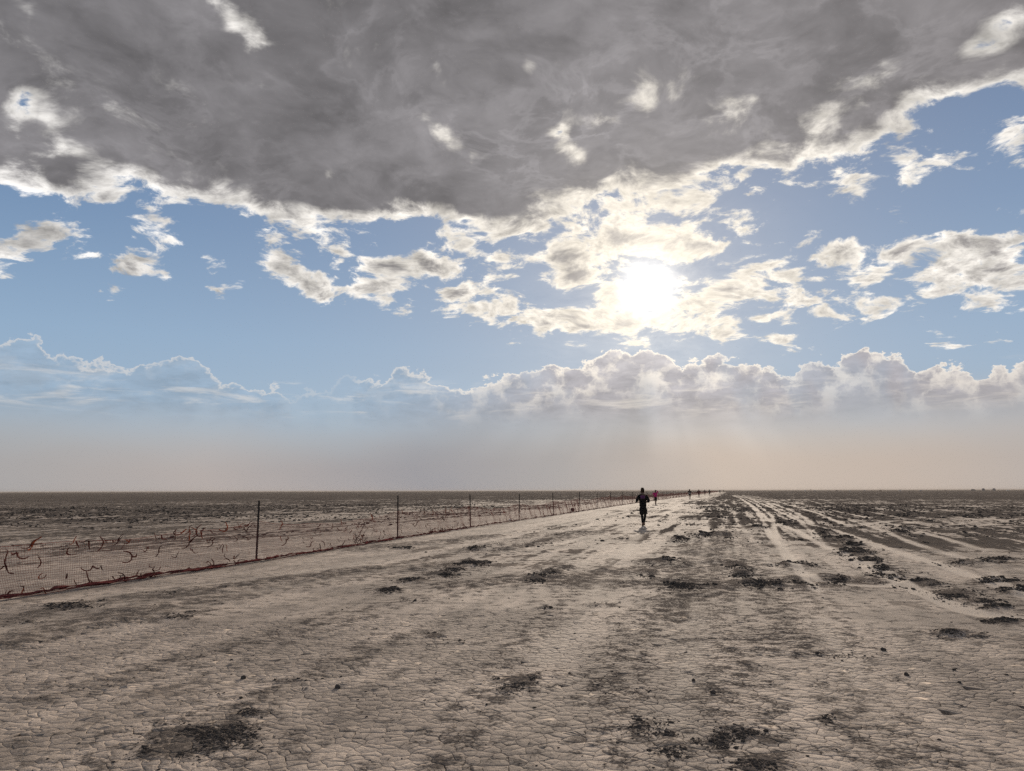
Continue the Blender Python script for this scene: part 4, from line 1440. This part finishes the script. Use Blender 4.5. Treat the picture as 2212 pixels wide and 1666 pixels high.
def build_camp():
    d = [(1739, 1050, 2.6, 1.5), (1760, 1000, 2.2, 1.2), (1807, 1100, 3.4, 1.6), (1836, 1050, 2.4, 1.3), (1867, 1000, 2.6, 1.4), (1902, 960, 3.0, 1.7), (1944, 1050, 3.2, 1.7), (1989, 980, 2.8, 1.5), (2042, 1020, 2.4, 1.4), (2177, 1040, 3.0, 1.5)]
    for i, (px, dist, w, h) in enumerate(d):
        dome_tent('tiny faded tent, %s from the left in the row on the right horizon' % ORD[i], px, dist, w, h, CANVAS[i % 3])
    # long shade shelter with two raised ends
    x, y, rz = polar(2136, 1080)
    root = tag(empty('shade_shelter', (x, y, 0), rz), 'long pale shade shelter with two raised ends on the far right horizon', 'shelter')
    for x0 in (-7.0, 4.0):
        co, f = box_mesh([(x0, x0 + 3.0, -1.5, 1.5, 0.0, 2.5)])
        co += [(x0 - 0.2, -1.7, 2.5), (x0 + 3.2, -1.7, 2.5), (x0 + 3.2, 1.7, 2.5), (x0 - 0.2, 1.7, 2.5), (x0 + 1.5, 0, 3.4)]
        f += [(8, 9, 12), (9, 10, 12), (10, 11, 12), (11, 8, 12), (11, 10, 9, 8)]
        mesh_obj('end_tent', co, f, CANVAS[1], root)
    co, f = box_mesh([(-4.0, 4.0, -1.6, 1.6, 1.9, 2.02)])
    mesh_obj('canopy', co, f, CANVAS[0], root)
    for px_ in (-3.8, -1.3, 1.3, 3.8):
        co, f = box_mesh([(px_ - 0.05, px_ + 0.05, -1.5, -1.4, 0, 1.9)])
        mesh_obj('leg', co, f, STEEL, root)
    # parked camper van
    x, y, rz = polar(2103, 1000)
    root = tag(empty('camper_van', (x, y, 0), rz), 'small grey camper van parked left of the long shade shelter', 'van')
    prof = [(-2.3, 0.45), (2.2, 0.45), (2.35, 1.15), (1.75, 1.3), (1.2, 2.05), (-2.1, 2.15), (-2.35, 1.9)]
    n = len(prof)
    co = [(a, s * 0.95, b) for s in (-1, 1) for a, b in prof]
    f = [tuple(range(n)), tuple(range(2 * n - 1, n - 1, -1))] + [(i, i + n, (i + 1) % n + n, (i + 1) % n) for i in range(n)]
    mesh_obj('body', co, f, CANVAS[1], root)
    for wx in (-1.5, 1.5):
        for s in (-1, 1):
            m = 14
            co = [(wx + 0.36 * math.cos(6.283 * q / m), s * 0.97 + t, 0.36 + 0.36 * math.sin(6.283 * q / m)) for t in (-0.1, 0.1) for q in range(m)]
            f = [tuple(range(m)), tuple(range(2 * m - 1, m - 1, -1))] + [(q, (q + 1) % m, (q + 1) % m + m, q + m) for q in range(m)]
            mesh_obj('wheel', co, f, BLACK, root)
    co, f = box_mesh([(-1.8, -0.9, -0.957, -0.945, 1.35, 1.85), (-0.6, 0.3, -0.957, -0.945, 1.35, 1.85)])
    mesh_obj('window', co, f, BLACK2, root)
    # marker pole with a small flag
    x, y, rz = polar(1750.5, 620)
    root = tag(empty('marker_pole', (x, y, 0), rz), 'lone thin marker pole with a small flag on the right horizon', 'pole')
    co, f = box_mesh([(-0.06, 0.06, -0.06, 0.06, 0, 2.3)])
    mesh_obj('shaft', co, f, STEEL, root)
    mesh_obj('flag', [(0.06, 0, 2.25), (0.5, 0.06, 2.2), (0.5, 0.02, 1.95), (0.06, 0, 1.9), (0.06, 0.012, 2.25), (0.5, 0.072, 2.2), (0.5, 0.032, 1.95), (0.06, 0.012, 1.9)], [(3, 2, 1, 0), (4, 5, 6, 7), (0, 1, 5, 4), (1, 2, 6, 5), (2, 3, 7, 6), (3, 0, 4, 7)], BROWN, root)


build_camp()


# ------------------------------------------------------------------ small things on the ground
def lump(name, px, py, size, mat, seed, flat=0.75, label=None, cat=None, group=None, rag=0.3, lift=0.45):
    rng = random.Random(seed)
    x, y = ground_at(px, py)
    bm = bmesh.new()
    bmesh.ops.create_icosphere(bm, subdivisions=2, radius=1.0)
    ph = [rng.uniform(0, 6.28) for _ in range(4)]
    for v in bm.verts:
        c = v.co
        k = 1 + rag * (0.5 * math.sin(c.x * 3.1 + ph[0]) + 0.4 * math.sin(c.y * 4.3 + ph[1]) + 0.35 * math.sin(c.z * 5 + ph[2])) + rng.uniform(-rag, rag) * 0.45
        v.co = Vector((c.x * k * 1.15, c.y * k, c.z * k * flat)) * size
    me = bpy.data.meshes.new(name)
    bm.to_mesh(me)
    bm.free()
    me.materials.append(mat)
    o = bpy.data.objects.new(name, me)
    COL.objects.link(o)
    o.location = (x, y, height(x, y) + size * flat * lift)
    o.rotation_euler = (0, 0, rng.uniform(0, 6.28))
    tag(o, label, cat, group)
    return o


def build_small():
    G = 'lone clods on the pale crust'
    for i, (px, py, s, lab) in enumerate([
            (525, 1465, 0.022, 'dark clod lying alone above the big soil patch, left of its two neighbours'),
            (594, 1469, 0.013, 'small dark clod just right of the clod above the big left soil patch'),
            (500, 1425, 0.012, 'smallest dark clod, the farthest one up from the big left soil patch'),
            (520, 1509, 0.014, 'dark clod right above the top edge of the big left soil patch'),
            (730, 1486, 0.026, 'largest lone dark clod on bare crust, between left and middle soil patches'),
            (737, 1462, 0.011, 'tiny dark clod directly behind the largest lone clod'),
            (1051, 1524, 0.010, 'tiny dark clod below the middle soil patch'),
            (1541, 1499, 0.022, 'dark flat clod on cracked crust, halfway up from the bottom right patches'),
            (1498, 1471, 0.018, 'dark clod on crust up and left of the flat clod'),
            (1908, 1405, 0.026, 'dark clod alone on the right below the long soil streak'),
            (1958, 1458, 0.022, 'dark clod on the right, lower left of a pair of small clods'),
            (2061, 1447, 0.015, 'upper clod of the small pair near the right edge'),
            (2073, 1474, 0.015, 'lower clod of the small pair near the right edge'),
            (1586, 1581, 0.014, 'small dark clod between the two bottom right soil patches')]):
        lump('soil_clod', px, py, s, SOIL, 50 + i, 0.8, lab, 'clod', G)
    lump('black_bag', 1236.5, 1105.0, 0.155, simple('black_plastic', (0.006, 0.006, 0.007), 0.5, 0.4), 5, 1.05, 'crumpled black bag lying at the foot of the mesh fence', 'bag', rag=0.22, lift=0.9)
    lump('paper_scrap', 1101.7, 1123.6, 0.055, WHITE, 6, 0.7, 'small white paper scrap by the fence beside the fourth post', 'litter', rag=0.5, lift=0.6)
    lump('paper_scrap', 1273, 1101.5, 0.075, WHITE, 7, 0.5, 'white paper scrap at the fence foot, farther along than the black bag', 'litter', rag=0.5, lift=0.6)


build_small()


# ------------------------------------------------------------------ dusty air
def build_haze():
    S, top, bot = 10500.0, 3.7, -1.3
    co, f = box_mesh([(-S, S, -S, S, bot, top)])
    m = bpy.data.materials.new('dust_haze')
    m.use_nodes = True
    t = m.node_tree
    t.nodes.clear()
    o = t.nodes.new('ShaderNodeOutputMaterial')
    v = t.nodes.new('ShaderNodeVolumePrincipled')
    v.inputs['Color'].default_value = (0.42, 0.385, 0.36, 1)
    v.inputs['Density'].default_value = HAZE_DENSITY
    v.inputs['Anisotropy'].default_value = 0.2
    t.links.new(v.outputs[0], o.inputs['Volume'])
    m.cycles.volume_sampling = 'MULTIPLE_IMPORTANCE'
    m.cycles.homogeneous_volume = True
    h = mesh_obj('haze', co, f, m)
    tag(h, 'thin dust hanging low over the whole playa', 'haze', kind='stuff')


HAZE_DENSITY = 0.00022
build_haze()
